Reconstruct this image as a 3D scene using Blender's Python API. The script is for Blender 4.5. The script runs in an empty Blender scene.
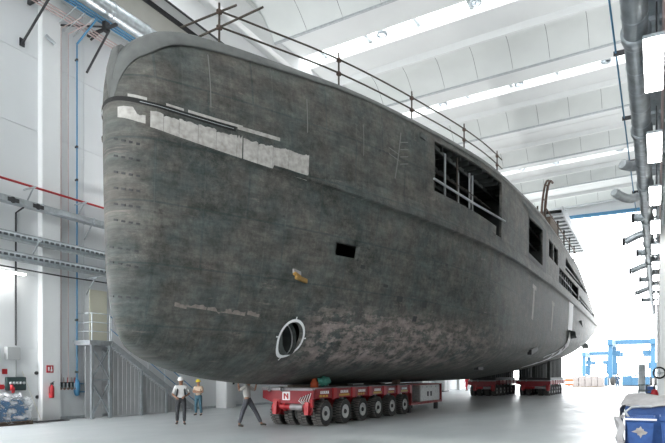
import bpy, bmesh, math, random
from mathutils import Vector, Matrix
random.seed(7)
WORLD=5.2; EXPO=0.68; SUN=1.8; UP=190; UPL=200; DN=330
HD=.70
COL = bpy.context.scene.collection
PI = math.pi
YAW=math.radians(28.8);F=590.0;HZ=375.0;CH=1.85
S,Cc=math.sin(YAW),math.cos(YAW)
def proj(X,Y,Z):
    d=-S*X+Cc*Y; l=Cc*X+S*Y
    return 332.5+F*l/d, HZ-F*(Z-CH)/d, d
def ray(px,py):
    l=(px-332.5)/F
    return (-S+Cc*l, Cc+S*l, (HZ-py)/F)
def ground(px,py,z=0.0):
    r=ray(px,py); t=(z-CH)/r[2]; return (r[0]*t,r[1]*t,z)
def atX(px,py,X):
    r=ray(px,py); t=X/r[0]; return (X,r[1]*t,CH+r[2]*t)
def atY(px,py,Y):
    r=ray(px,py); t=Y/r[1]; return (r[0]*t,Y,CH+r[2]*t)
XC=-11.9
def lerp(tab,x):
    if x<=tab[0][0]: return tab[0][1]
    for (a,b),(c,d) in zip(tab,tab[1:]):
        if x<=c:
            t=(x-a)/(c-a); return b+(d-b)*t
    return tab[-1][1]
def smooth(tab,x):
    # monotone-ish cubic (hermite, finite-difference tangents)
    n=len(tab)
    if x<=tab[0][0]: return tab[0][1]
    if x>=tab[-1][0]: return tab[-1][1]
    for i in range(n-1):
        if x<=tab[i+1][0]: break
    x0,y0=tab[i];x1,y1=tab[i+1];h=x1-x0
    def sl(j): return (tab[j+1][1]-tab[j][1])/(tab[j+1][0]-tab[j][0])
    def m(j):
        if j==0: return sl(0)
        if j==n-1: return sl(n-2)
        a,b=sl(j-1),sl(j)
        return 0 if a*b<=0 else 2*a*b/(a+b)
    t=(x-x0)/h; m0,m1=m(i),m(i+1)
    return (2*t**3-3*t*t+1)*y0+(t**3-2*t*t+t)*h*m0+(-2*t**3+3*t*t)*y1+(t**3-t*t)*h*m1
YE=81.0
ZTOP=[(10.2,9.3),(10.23,9.75),(10.3,10.15),(10.45,10.45),(10.75,10.65),(11.3,10.8),(12.3,10.86),(14,10.88),(16,10.95),(19.5,10.98),(28,11.45),(41,12.2),(57,12.1),(66,11.0),(72,10.0),(81,8.4)]
ZK=[(9.9,8.25),(10.7,7.97),(12.76,7.72),(14.9,7.66),(19,7.5),(22,7.5),(27,7.6),(34,7.85),(50,8.1),(81,7.9)]
ZB=[(9.9,3.5),(10.2,2.8),(10.8,2.3),(12,1.82),(13,1.66),(14.5,1.53),(20,1.46),(40,1.55),(50,1.9),(62,2.6),(72,3.8),(81,5.3)]
Y0=[(1.45,12.4),(1.7,11.9),(2.1,11.1),(2.6,10.65),(3.3,10.4),(4.5,10.27),(8.7,10.22),(9.2,10.25),(9.7,10.33),(10.2,10.45),(10.6,10.6),(10.95,10.8)]
def hb(Y,z):
    y0=smooth(Y0,z)
    if Y<=y0: return 0.0
    Bz=smooth([(1.5,3.9),(2.2,4.5),(3.2,5.0),(4.5,5.25),(7,5.38),(12,5.42)],z)
    # bilge flattening: allow sections to come from zb at centre
    Le=smooth([(1.5,17),(3,20),(6,21),(12,20)],z)
    p=smooth([(1.5,1.5),(3,1.7),(5,2.05),(7.5,2.4),(12,2.5)],z)
    u=min((Y-y0)/Le,1.0)
    b=Bz*(1-(1-u)**p)
    nose=smooth([(1.5,.15),(3,.42),(5,.6),(9,.62),(12,.6)],z)
    q=Y-y0
    b+=nose*math.sqrt(min(1,q/0.7)*(2-min(1,q/0.7)))*(1-u)**3
    # bottom closing
    zb=smooth(ZB,Y); k=min(1,max(0,(z-zb)/smooth([(10,.6),(14,1.3),(25,1.6),(50,2.6),(81,2.6)],Y)))
    b*=(1-(1-k)**2.2)**.75
    # stern taper
    if Y>60: b*=1-0.02*((Y-60)/21)**2
    return b
def on_hull(px,py):
    r=ray(px,py); t=5.0
    prev=None
    while t<140:
        X,Y,Z=r[0]*t,r[1]*t,CH+r[2]*t
        if Y>9 and Y<YE:
            if Z<smooth(ZTOP,Y)+.05 and Z>smooth(ZB,Y) and abs(X-XC)<hb(Y,Z): return (X,Y,Z)
        t+=.02
    return None
# ------------------------------------------------------------------ helpers
def V(*a): return Vector(a)
class MB:
    def __init__(s): s.v=[]; s.f=[]; s.m=[]; s.smooth=[]
    def add(s, vs, fs, mi=0, sm=False):
        o=len(s.v); s.v+= [tuple(v) for v in vs]; s.f+=[tuple(i+o for i in f) for f in fs]; s.m+=[mi]*len(fs); s.smooth+=[sm]*len(fs); return s
    def box(s, x0,x1,y0,y1,z0,z1, mi=0, rz=0, c=None, bev=0):
        if bev:
            bm=bmesh.new(); bmesh.ops.create_cube(bm,size=1)
            for v in bm.verts: v.co=Vector(((x0+x1)/2+v.co.x*(x1-x0),(y0+y1)/2+v.co.y*(y1-y0),(z0+z1)/2+v.co.z*(z1-z0)))
            bmesh.ops.bevel(bm,geom=bm.edges[:],offset=bev,segments=2,affect='EDGES')
            vs=[v.co.copy() for v in bm.verts]; bm.verts.index_update(); fs=[[v.index for v in f.verts] for f in bm.faces]; bm.free()
        else:
            vs=[V(x,y,z) for x in(x0,x1) for y in(y0,y1) for z in(z0,z1)]
            fs=[(0,1,3,2),(4,6,7,5),(0,4,5,1),(2,3,7,6),(0,2,6,4),(1,5,7,3)]
        if rz:
            c=c or V((x0+x1)/2,(y0+y1)/2,0); R=Matrix.Rotation(rz,3,'Z'); c=Vector(c)
            vs=[R@(Vector(v)-c)+c for v in vs]
        return s.add(vs,fs,mi)
    def tube(s, pts, r, n=8, mi=0, caps=True, radii=None):
        pts=[Vector(p) for p in pts]; vs=[];fs=[]; k=len(pts)
        up=None
        for i,p in enumerate(pts):
            t=(pts[min(i+1,k-1)]-pts[max(i-1,0)]).normalized()
            if up is None: up=V(0,0,1) if abs(t.z)<.9 else V(1,0,0)
            a=t.cross(up).normalized(); b=a.cross(t).normalized(); up=b
            rr=radii[i] if radii else r
            for j in range(n):
                th=2*PI*j/n; vs.append(p+a*math.cos(th)*rr+b*math.sin(th)*rr)
        for i in range(k-1):
            for j in range(n): fs.append((i*n+j,i*n+(j+1)%n,(i+1)*n+(j+1)%n,(i+1)*n+j))
        s.add(vs,fs,mi,True)
        if caps: s.add(vs,[tuple(range(n-1,-1,-1)),tuple(range((k-1)*n,k*n))],mi)
        return s
    def bar(s,a,b,w,h,mi=0):
        a,b=Vector(a),Vector(b); t=(b-a).normalized(); up=V(0,0,1) if abs(t.z)<.95 else V(1,0,0)
        x=t.cross(up).normalized()*w/2; y=x.cross(t).normalized()*h/2
        vs=[p+i*x+j*y for p in(a,b) for i,j in((-1,-1),(1,-1),(1,1),(-1,1))]
        return s.add(vs,[(3,2,1,0),(4,5,6,7),(0,1,5,4),(1,2,6,5),(2,3,7,6),(3,0,4,7)],mi)
    def lathe(s, prof, o, axis='Z', n=24, mi=0, sm=True):
        vs=[];fs=[];k=len(prof)
        for (r,h) in prof:
            for j in range(n):
                th=2*PI*j/n; c,d=r*math.cos(th),r*math.sin(th)
                p={'Z':(c,d,h),'X':(h,c,d),'Y':(d,h,c)}[axis]; vs.append(Vector(o)+Vector(p))
        for i in range(k-1):
            for j in range(n): fs.append((i*n+j,i*n+(j+1)%n,(i+1)*n+(j+1)%n,(i+1)*n+j))
        return s.add(vs,fs,mi,sm)
    def grid(s, rows, mi=0, sm=True):
        n=len(rows[0]); vs=[p for r in rows for p in r]; fs=[]
        for i in range(len(rows)-1):
            for j in range(n-1): fs.append((i*n+j,i*n+j+1,(i+1)*n+j+1,(i+1)*n+j))
        return s.add(vs,fs,mi,sm)
    def poly(s, pts, d, mi=0):   # prism from polygon, extruded by vector d
        n=len(pts); a=[Vector(p) for p in pts]; b=[p+Vector(d) for p in a]
        return s.add(a+b,[tuple(range(n-1,-1,-1)),tuple(range(n,2*n))]+[(i,(i+1)%n,n+(i+1)%n,n+i) for i in range(n)],mi)
def obj(name, mb, mat, parent=None, recalc=True):
    me=bpy.data.meshes.new(name)
    off=Vector((0,0,0)); p=parent
    while p is not None: off+=p.location; p=p.parent
    me.from_pydata([tuple(Vector(v)-off) for v in mb.v],[],mb.f)
    for mm in (mat if isinstance(mat,(list,tuple)) else [mat]): me.materials.append(mm)
    me.polygons.foreach_set('material_index',mb.m); me.polygons.foreach_set('use_smooth',mb.smooth)
    me.update()
    if recalc:
        bm=bmesh.new(); bm.from_mesh(me); bmesh.ops.recalc_face_normals(bm,faces=bm.faces); bm.to_mesh(me); bm.free()
    o=bpy.data.objects.new(name,me); COL.objects.link(o)
    if parent: o.parent=parent
    return o
def thing(name,label,cat,loc,group=None,rz=0):
    o=bpy.data.objects.new(name,None); COL.objects.link(o); o.location=loc; o.rotation_euler=(0,0,rz); o.empty_display_size=.2
    o['label']=label; o['category']=cat
    if group: o['group']=group
    return o
def solo(name,mb,mat,label,cat,group=None,kind=None):
    o=obj(name,mb,mat); o['label']=label; o['category']=cat
    if group: o['group']=group
    if kind: o['kind']=kind
    return o
def struct(name,mb,mat,parent=None,recalc=True):
    o=obj(name,mb,mat,parent,recalc)
    if parent is None: o['kind']='structure'
    return o
def copy_tree(o,parent=None):
    c=o.copy(); COL.objects.link(c); c.parent=parent
    for ch in [x for x in bpy.data.objects if x.parent==o]: copy_tree(ch,c)
    return c
# ------------------------------------------------------------------ materials
def mat(name,col,rough=.6,metal=0,noise=0,scale=3,bump=0,col2=None,emit=None,spec=None,coat=0):
    m=bpy.data.materials.new(name); m.use_nodes=True; nt=m.node_tree; b=nt.nodes['Principled BSDF']
    b.inputs['Base Color'].default_value=(*col,1); b.inputs['Roughness'].default_value=rough; b.inputs['Metallic'].default_value=metal
    if spec is not None: b.inputs['Specular IOR Level'].default_value=spec
    if coat: b.inputs['Coat Weight'].default_value=coat
    if noise or col2:
        tc=nt.nodes.new('ShaderNodeTexCoord'); nz=nt.nodes.new('ShaderNodeTexNoise'); nz.inputs['Scale'].default_value=scale; nz.inputs['Detail'].default_value=6
        nt.links.new(tc.outputs['Object'],nz.inputs['Vector'])
        r=nt.nodes.new('ShaderNodeMapRange'); r.inputs['From Min'].default_value=.3; r.inputs['From Max'].default_value=.7
        nt.links.new(nz.outputs['Fac'],r.inputs['Value'])
        mx=nt.nodes.new('ShaderNodeMix'); mx.data_type='RGBA'; nt.links.new(r.outputs[0],mx.inputs['Factor'])
        c2=col2 or tuple(max(0,c*(1-noise)) for c in col)
        mx.inputs['A'].default_value=(*col,1); mx.inputs['B'].default_value=(*c2,1); nt.links.new(mx.outputs['Result'],b.inputs['Base Color'])
        if bump:
            bp=nt.nodes.new('ShaderNodeBump'); bp.inputs['Strength'].default_value=bump; bp.inputs['Distance'].default_value=.02
            nt.links.new(nz.outputs['Fac'],bp.inputs['Height']); nt.links.new(bp.outputs[0],b.inputs['Normal'])
    if emit: b.inputs['Emission Color'].default_value=(*col,1); b.inputs['Emission Strength'].default_value=emit
    return m
M={}
M['rwall']=mat('right_wall_panel',(.30,.31,.31),.6,noise=.3,scale=2)
M['slat']=mat('slot_dark_grey',(.10,.11,.12),.6)  # dark grey of the duct slots and the vault joint backing
M['clampy']=mat('clamp_yellow',(.36,.20,.04),.6,noise=.3,scale=20)
M['primd']=mat('dark_green_primer',(.02,.028,.025),.6)
M['scrape']=mat('scraped_primer',(.30,.25,.23),.8,noise=.4,scale=9)
M['dust']=mat('dusty_tread',(.12,.115,.108),.85)
M['white']=mat('white_paint',(.78,.79,.79),.7,noise=.04,scale=.6)
M['wallw']=mat('wall_panel_paint',(.76,.775,.785),.65,noise=.05,scale=.5)
M['colw']=mat('column_paint',(.80,.81,.81),.7,noise=.04,scale=.8)
M['ceil']=mat('ceiling_concrete',(.74,.76,.76),.75,noise=.05,scale=.5)
M['vault']=mat('vault_concrete',(.70,.73,.72),.75,noise=.07,scale=.7)
M['beige']=mat('girder_paint',(.42,.41,.37),.6,noise=.1,scale=1)
M['steel']=mat('galvanised_steel',(.62,.67,.70),.35,.7,noise=.25,scale=6)
M['galv']=mat('galvanised_grey',(.50,.53,.55),.5,.3,noise=.25,scale=8)
M['duct']=mat('duct_steel',(.46,.50,.53),.38,.6,noise=.35,scale=4)
M['dark']=mat('black_iron',(.03,.03,.033),.6)
M['black']=mat('black_rubber',(.018,.018,.018),.8,noise=.3,scale=20)
M['tread']=mat('tyre_rubber',(.035,.036,.036),.75,noise=.4,scale=14)
M['rim']=mat('grey_rim',(.66,.67,.66),.45,.3,noise=.3,scale=10)
M['red']=mat('red_paint',(.30,.008,.018),.42,noise=.25,scale=5)
M['redd']=mat('dusty_red',(.30,.03,.03),.6,noise=.4,scale=7)
M['redb']=mat('bright_red',(.42,.018,.025),.4)
M['blue']=mat('blue_pipe',(.07,.24,.42),.4)
M['lift']=mat('lift_blue',(.016,.075,.14),.5,noise=.1,scale=.3)
M['bin']=mat('bin_blue',(.03,.11,.36),.5,noise=.35,scale=6)
M['tarp']=mat('tarp_blue',(.03,.12,.25),.6,noise=.3,scale=4)
M['copper']=mat('brown_pipe',(.32,.20,.16),.5)
M['pink']=mat('pinkish_pipe',(.58,.44,.43),.5)
M['grey']=mat('grey_box',(.45,.46,.46),.5)
M['dgreen']=mat('dark_green_panel',(.04,.07,.07),.5)
M['scaf']=mat('rusty_tube',(.085,.07,.055),.6,.4,noise=.4,scale=15)
M['rust']=mat('rust',(.13,.08,.06),.8,noise=.4,scale=8)
M['yellow']=mat('yellow_paint',(.55,.33,.05),.5)
M['orange']=mat('orange_cloth',(.5,.09,.03),.7)
M['greenc']=mat('green_cloth',(.05,.22,.17),.8,noise=.3,scale=10)
M['tape']=mat('masking_film',(.56,.545,.51),.7,noise=.22,scale=7,col2=(.34,.31,.285))
M['whp']=mat('white_marking',(.85,.85,.85),.6)
M['chalk']=mat('chalk_line',(.20,.20,.19),.8)
M['film']=mat('plastic_sheet',(.72,.74,.76),.25,noise=.2,scale=9,bump=.6)
M['plate']=mat('deck_plate',(.36,.34,.35),.5,.3,noise=.3,scale=6)
M['wood']=mat('timber',(.12,.09,.065),.8,noise=.3,scale=8)
M['mesh']=mat('grey_cladding',(.48,.49,.50),.6,noise=.12,scale=2)
M['cream']=mat('cream_panel',(.66,.64,.52),.6)
M['lamp']=mat('lamp_diffuser',(1,.99,.96),.5,emit=14)
M['concrete']=mat('outdoor_concrete',(.62,.62,.60),.8,noise=.12,scale=.3)
M['cloth']=mat('dust_cloth',(.50,.49,.49),.9,noise=.2,scale=6,bump=.4)
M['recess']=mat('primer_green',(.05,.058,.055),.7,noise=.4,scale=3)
M['postw']=mat('pale_prop',(.42,.44,.44),.6)
M['stuffr']=mat('wrapped_goods',(.17,.155,.15),.7,noise=.25,scale=1)
# glass
g=bpy.data.materials.new('clear_glass'); g.use_nodes=True; nt=g.node_tree; nt.nodes.clear()
o_=nt.nodes.new('ShaderNodeOutputMaterial'); mx=nt.nodes.new('ShaderNodeMixShader'); tr=nt.nodes.new('ShaderNodeBsdfTransparent'); gl=nt.nodes.new('ShaderNodeBsdfGlossy'); gl.inputs['Roughness'].default_value=.1
mx.inputs[0].default_value=.06; tr.inputs[0].default_value=(.97,.98,.98,1)
nt.links.new(tr.outputs[0],mx.inputs[1]); nt.links.new(gl.outputs[0],mx.inputs[2]); nt.links.new(mx.outputs[0],o_.inputs[0]); M['glass']=g
# floor
def floor_mat():
    m=bpy.data.materials.new('polished_floor'); m.use_nodes=True; nt=m.node_tree; b=nt.nodes['Principled BSDF']; L=nt.links.new
    tc=nt.nodes.new('ShaderNodeTexCoord')
    n1=nt.nodes.new('ShaderNodeTexNoise'); n1.inputs['Scale'].default_value=.35; n1.inputs['Detail'].default_value=7; n1.inputs['Roughness'].default_value=.6
    mp=nt.nodes.new('ShaderNodeMapping'); mp.inputs['Scale'].default_value=(1,.45,1); L(tc.outputs['Object'],mp.inputs[0]); L(mp.outputs[0],n1.inputs['Vector'])
    cr=nt.nodes.new('ShaderNodeValToRGB'); cr.color_ramp.elements[0].position=.35; cr.color_ramp.elements[0].color=(.45,.485,.495,1); cr.color_ramp.elements[1].position=.68; cr.color_ramp.elements[1].color=(.53,.56,.57,1)
    L(n1.outputs['Fac'],cr.inputs[0]); L(cr.outputs[0],b.inputs['Base Color'])
    n2=nt.nodes.new('ShaderNodeTexNoise'); n2.inputs['Scale'].default_value=.8; n2.inputs['Detail'].default_value=5; L(mp.outputs[0],n2.inputs['Vector'])
    mr=nt.nodes.new('ShaderNodeMapRange'); mr.inputs['From Min'].default_value=.35; mr.inputs['From Max'].default_value=.65; mr.inputs['To Min'].default_value=.30; mr.inputs['To Max'].default_value=.42
    L(n2.outputs['Fac'],mr.inputs['Value']); L(mr.outputs[0],b.inputs['Roughness'])
    bp=nt.nodes.new('ShaderNodeBump'); bp.inputs['Strength'].default_value=.05; bp.inputs['Distance'].default_value=.02
    L(n2.outputs['Fac'],bp.inputs['Height']); L(bp.outputs[0],b.inputs['Normal'])
    return m
M['floor']=floor_mat()
# hull plating
def hull_mat():
    m=bpy.data.materials.new('primed_hull_steel'); m.use_nodes=True; nt=m.node_tree; b=nt.nodes['Principled BSDF']; L=nt.links.new; N=nt.nodes.new
    geo=N('ShaderNodeNewGeometry'); sp=N('ShaderNodeSeparateXYZ'); L(geo.outputs['Position'],sp.inputs[0])
    def comb(a,b_,c=None):
        q=N('ShaderNodeCombineXYZ'); L(a,q.inputs[0]); L(b_,q.inputs[1]); 
        return q.outputs[0]
    yz=comb(sp.outputs['Y'],sp.outputs['Z'])
    def noise(vec,sc,det=6,scale=(1,1,1),ro=.6,off=(0,0,0)):
        mp=N('ShaderNodeMapping'); mp.inputs['Scale'].default_value=scale; mp.inputs['Location'].default_value=off; L(vec,mp.inputs[0]); n=N('ShaderNodeTexNoise'); n.inputs['Scale'].default_value=sc; n.inputs['Detail'].default_value=det; n.inputs['Roughness'].default_value=ro; L(mp.outputs[0],n.inputs['Vector']); return n.outputs['Fac']
    def ramp(v,a,b_,lo=0,hi=1):
        r=N('ShaderNodeMapRange'); r.inputs['From Min'].default_value=a; r.inputs['From Max'].default_value=b_; r.inputs['To Min'].default_value=lo; r.inputs['To Max'].default_value=hi; L(v,r.inputs['Value']); return r.outputs[0]
    def math_(op,a,b_):
        n=N('ShaderNodeMath'); n.operation=op
        for i,x in enumerate((a,b_)):
            if isinstance(x,(int,float)): n.inputs[i].default_value=x
            else: L(x,n.inputs[i])
        return n.outputs[0]
    def mix(f,a,b_):
        n=N('ShaderNodeMix'); n.data_type='RGBA'
        if isinstance(f,(int,float)): n.inputs['Factor'].default_value=f
        else: L(f,n.inputs['Factor'])
        for k,x in (('A',a),('B',b_)):
            if isinstance(x,tuple): n.inputs[k].default_value=(*x,1)
            else: L(x,n.inputs[k])
        return n.outputs['Result']
    big=ramp(noise(yz,.45,8),.35,.65); fine=ramp(noise(yz,5.5,10,ro=.85),.40,.66); cloud=ramp(noise(yz,1.1,5,off=(7,3,0)),.42,.62)
    c=mix(big,(.040,.052,.048),(.155,.142,.125))
    c=mix(math_('MULTIPLY',fine,.6),c,(.30,.28,.25))
    c=mix(math_('MULTIPLY',cloud,.5),c,(.10,.14,.14))
    # warmer, paler plating above the knuckle
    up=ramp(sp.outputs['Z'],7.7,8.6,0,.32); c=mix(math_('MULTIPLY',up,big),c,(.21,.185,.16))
    # plate and frame marks
    br=N('ShaderNodeTexBrick'); br.inputs['Scale'].default_value=1; br.inputs['Brick Width'].default_value=2.4; br.inputs['Row Height'].default_value=1.55; br.inputs['Mortar Size'].default_value=.035; br.inputs['Mortar Smooth'].default_value=.6; L(yz,br.inputs['Vector'])
    c=mix(math_('MULTIPLY',br.outputs['Fac'],.5),c,(.06,.09,.09))
    br2=N('ShaderNodeTexBrick'); br2.offset=0; br2.inputs['Scale'].default_value=1; br2.inputs['Brick Width'].default_value=.6; br2.inputs['Row Height'].default_value=6; br2.inputs['Mortar Size'].default_value=.018; br2.inputs['Mortar Smooth'].default_value=.4; L(yz,br2.inputs['Vector'])
    c=mix(math_('MULTIPLY',math_('MULTIPLY',br2.outputs['Fac'],.30),ramp(noise(yz,.9,3,off=(2,9,0)),.4,.6)),c,(.24,.235,.22))
    # scraped pinkish primer patches low on the side, streaky
    pk=ramp(noise(yz,1.6,8,scale=(1,2.0,1),ro=.72,off=(1.3,.4,0)),.46,.54)
    zb=math_('MULTIPLY',ramp(sp.outputs['Z'],2.0,2.4),ramp(sp.outputs['Z'],3.7,4.3,1,0)); yb=math_('MULTIPLY',ramp(sp.outputs['Y'],15.3,16.4),ramp(sp.outputs['Y'],21,33,1,.2))
    c=mix(math_('MULTIPLY',math_('MULTIPLY',pk,math_('MULTIPLY',zb,yb)),.9),c,(.44,.36,.335))
    pk2=ramp(noise(yz,1.1,8,scale=(.7,3.2,1),ro=.75,off=(4,8,0)),.61,.66)
    c=mix(math_('MULTIPLY',pk2,.6),c,(.34,.28,.26))
    dk=ramp(noise(yz,2.3,5,scale=(1,1.6,1),off=(11,2,0)),.67,.74)
    c=mix(math_('MULTIPLY',dk,.6),c,(.035,.035,.033))
    
    v1=ramp(noise(yz,1.7,10,ro=.72,off=(5,1,0)),.33,.67,.55,1.35); v2=ramp(noise(yz,2.2,8,scale=(.45,2.6,1),ro=.75,off=(3,6,0)),.35,.65,.75,1.2); v3=ramp(noise(yz,9,6,scale=(1.6,.5,1),ro=.8,off=(8,6,0)),.35,.65,.86,1.14)
    vm=math_('MULTIPLY',math_('MULTIPLY',math_('MULTIPLY',v1,v2),v3),HD)
    vc=N('ShaderNodeVectorMath'); vc.operation='SCALE'; L(c,vc.inputs[0]); L(vm,vc.inputs['Scale']); c=vc.outputs[0]
    L(c,b.inputs['Base Color']); b.inputs['Roughness'].default_value=.62; b.inputs['Metallic'].default_value=0; b.inputs['Specular IOR Level'].default_value=.3
    bp=N('ShaderNodeBump'); bp.inputs['Strength'].default_value=.15; bp.inputs['Distance'].default_value=.03; L(math_('ADD',fine,math_('MULTIPLY',br.outputs['Fac'],.6)),bp.inputs['Height']); L(bp.outputs[0],b.inputs['Normal'])
    return m
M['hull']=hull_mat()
M['cap']=mat('cap_steel',(.15,.155,.148),.55,.2,noise=.3,scale=3)
# ------------------------------------------------------------------ camera, world
cam=bpy.data.cameras.new('camera'); co=bpy.data.objects.new('camera',cam); COL.objects.link(co)
co.location=(0,0,CH); co.rotation_euler=(PI/2,0,YAW); cam.sensor_width=36; cam.lens=F/665*36; cam.shift_y=(HZ-221.5)/665; cam.clip_end=2000; cam.clip_start=.05
bpy.context.scene.camera=co
w=bpy.data.worlds.new('sky'); bpy.context.scene.world=w; w.use_nodes=True; nt=w.node_tree; bg=nt.nodes['Background']
bg.inputs[0].default_value=(.95,.975,1,1); bg.inputs[1].default_value=WORLD
vs=bpy.context.scene.view_settings; vs.view_transform='Standard'; vs.look='None'; vs.gamma=1; vs.use_curve_mapping=False; vs.exposure=EXPO
sun=bpy.data.lights.new('sun','SUN'); so=bpy.data.objects.new('sun',sun); COL.objects.link(so); sun.energy=SUN; sun.angle=.05; sun.color=(1,.96,.9); so.rotation_euler=(math.radians(38),math.radians(-20),0)
# ================================================================== SETTING
XL=-21.75; XR=.95; YG=76.0; YN=-28.0; ZC=22.2
struct('floor',MB().box(XL-.3,XR+.3,YN,YG,-.3,0),M['floor'])
struct('ground_outdoors',MB().box(-260,260,YG,420,-.3,-.02),M['concrete'])
struct('ground_yard',MB().box(-60,60,-60,YN,-.3,-.02),M['concrete'])
# left wall with concrete panel joints
wl=MB()
ys=[YN+i*2.83 for i in range(40)]; 
y=YN; k=0
while y<YG-.1:
    y2=min(y+5.65,YG)
    for z0,z1 in ((0,2.9),(2.9,5.8),(5.8,8.7),(8.7,11.6),(11.6,14.5),(14.5,17.4),(17.4,20.3),(20.3,22.6)):
        wl.box(XL-.3,XL,y+.012,y2-.012,z0+.012,z1-.012)
    y=y2
wl.box(XL-.32,XL-.03,YN,YG,0,22.6)
struct('wall_left',wl,M['wallw'])
n=1
for yc in (-18.5,-7.2,4.15,15.45,27.0,38.3,49.6,60.9,72.2):
    c=MB().box(XL,XL+.28,yc-.42,yc+.42,0,18,bev=.02); struct('trim_%d'%n,c,M['colw']); n+=1
struct('baseboard_left',MB().box(XL,XL+.02,YN,YG,0,.12),M['galv'])
XA_=XL+2.25
# right wall, columns
struct('wall_right',MB().box(XR,XR+.3,YN,YG,0,22.6),M['rwall'])
for yc in (30.5,41.8,53.1,64.4,75.4):
    struct('trim_%d'%n,MB().box(.12,XR,yc-.3,yc+.3,0,22.4,bev=.02),M['colw']); n+=1
# beams over the left wall: crane girder and gutter
struct('trim_%d'%n,MB().box(XL,XL+.75,YN,YG,17.75,19.5),M['beige']); n+=1
struct('trim_%d'%n,MB().box(XL+1.44,XL+1.5,YN,YG,19.48,19.56).box(XL+.75,XL+.79,YN,YG,19.3,19.56),M['dark']); n+=1
struct('trim_%d'%n,MB().box(XL,XL+1.5,YN,YG,19.56,20.7),M['white']); n+=1
struct('trim_%d'%n,MB().box(XL,XA_,YN,YG,20.7,23.2),M['white']); n+=1
gut=MB(); 
gut.grid([[V(XL+1.5+.8*(1-math.cos(a)),yy,20.7+1.4*math.sin(a)) for yy in (YN,YG)] for a in [i*PI/2/8 for i in range(9)]]); struct('trim_%d'%n,gut,M['vault']); n+=1
# end wall above the gate
ew=MB()
for k,(z0,z1) in enumerate(((21.0,21.7),(21.7,22.4))):
    for i in range(8):
        x0=XL+i*(XR-XL)/8; x1=x0+(XR-XL)/8; ew.box(x0+.02,x1-.02,YG,YG+.3,z0+.01,z1-.01)
ew.box(XL,XR,YG+.05,YG+.32,20.95,22.8); struct('wall_back',ew,M['wallw'])
struct('trim_%d'%n,MB().box(XL,XR,YG-.25,YG+.1,20.55,20.95),M['blue']); n+=1
struct('trim_%d'%n,MB().box(-.02,XR,YG-.1,YG+.3,0,20.6).box(XL,XL+.5,YG-.1,YG+.3,0,20.6),M['colw']); n+=1
# roof: skylight strips between precast flats and shallow vaults
XA=XL+2.2
sky=[(-14.6,-13),(-3.3,-1.7),(9.0,10.6),(20.0,21.6),(31.1,32.7),(41.6,42.9),(58.9,60.0)]
segs=[]
def flat(y0,y1,z0=ZC,z1=ZC,m='ceil'): segs.append((y0,y1,z0,z1,m))
def roof(y0,y1,name):
    """one bay between skylights: flat, ridge, vault, beam edge, flat"""
    global n
    L=y1-y0; a=y0+min(2.2,L*.22); b=y1-min(2.9,L*.27)
    f=MB(); f.box(XA,XR,y0,a,ZC-.05,ZC+.25)
    f.poly([(XA,a,ZC-.05),(XA,a+.16,ZC-.38),(XA,a+.34,ZC-.38),(XA,a+.5,ZC-.05),(XA,a+.5,ZC+.2),(XA,a,ZC+.2)],(XR-XA,0,0))
    f.poly([(XA,b,ZC-.15),(XA,y1,ZC-.02),(XA,y1,ZC+.25),(XA,b,ZC+.25)],(XR-XA,0,0))
    f.box(XA,XR,y0-.12,y0,ZC-.05,ZC+.6); f.box(XA,XR,y1,y1+.12,ZC-.02,ZC+.6)
    root=struct(name,f,M['ceil'])
    vt=MB(); NX=9; K=12
    for i in range(NX):
        x0=XA+(XR-XA)*i/NX+.012; x1=XA+(XR-XA)*(i+1)/NX-.012
        vt.grid([[V(x,a+.5+(b-a-.5)*t,ZC-.1-.38*t+1.05*math.sin(PI*t)) for x in (x0,x1)] for t in [q/K for q in range(K+1)]])
    vt.grid([[V(x,a+.5+(b-a-.5)*t,ZC+.05-.38*t+1.08*math.sin(PI*t)) for x in (XA,XR)] for t in [q/K for q in range(K+1)]],mi=1)
    obj('vault_panel',vt,[M['vault'],M['slat']],root)
    obj('joint_strip',MB().box(XA,XR,b-.10,b+.03,ZC-.50,ZC+.25),M['galv'],root)
edges=[(YN,-14.6),(-13,-3.3),(-1.7,9.0),(10.6,20.0),(21.6,31.1),(32.7,41.6),(42.9,50.9),(50.9,58.9),(60.0,68),(68,YG)]
r=MB()
for k,(a,b) in enumerate(edges):
    if b-a<4: struct('ceiling_%d'%(k+1),MB().box(XA,XR,a,b,ZC-.05,ZC+.25),M['ceil'])
    else: roof(a,b,'ceiling_%d'%(k+1))
# glazing of the skylight strips
for k,(a,b) in enumerate(sky):
    pane=struct('window_%d'%(k+1),MB().box(XA,XR,a+.05,b-.05,ZC+.42,ZC+.45),M['glass'])
    fr=MB(); x=XA+1.2; q=0
    while x<XR:
        fr.bar((x,a,ZC+.38),(x,b,ZC+.38),.22,.08); x+=3.1
    obj('window_bar',fr,M['steel'],pane)
    fr=MB(); x=XA+2.6
    while x<XR-2:
        fr.box(x,x+.05,a+.2,b-.2,ZC+.33,ZC+.37).box(x+2,x+2.05,a+.2,b-.2,ZC+.33,ZC+.37).box(x,x+2.05,a+.2,a+.25,ZC+.33,ZC+.37).box(x,x+2.05,b-.25,b-.2,ZC+.33,ZC+.37); x+=6.2
    obj('hatch_frame',fr,M['white'],pane)
for o_ in list(bpy.data.objects):
    if o_.type=='MESH' and (o_.name.startswith(('ceiling_','window_','vault_panel','joint_strip','hatch_frame'))):
        for v in o_.data.vertices: v.co.z+=.035*(v.co.x+2)
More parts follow.
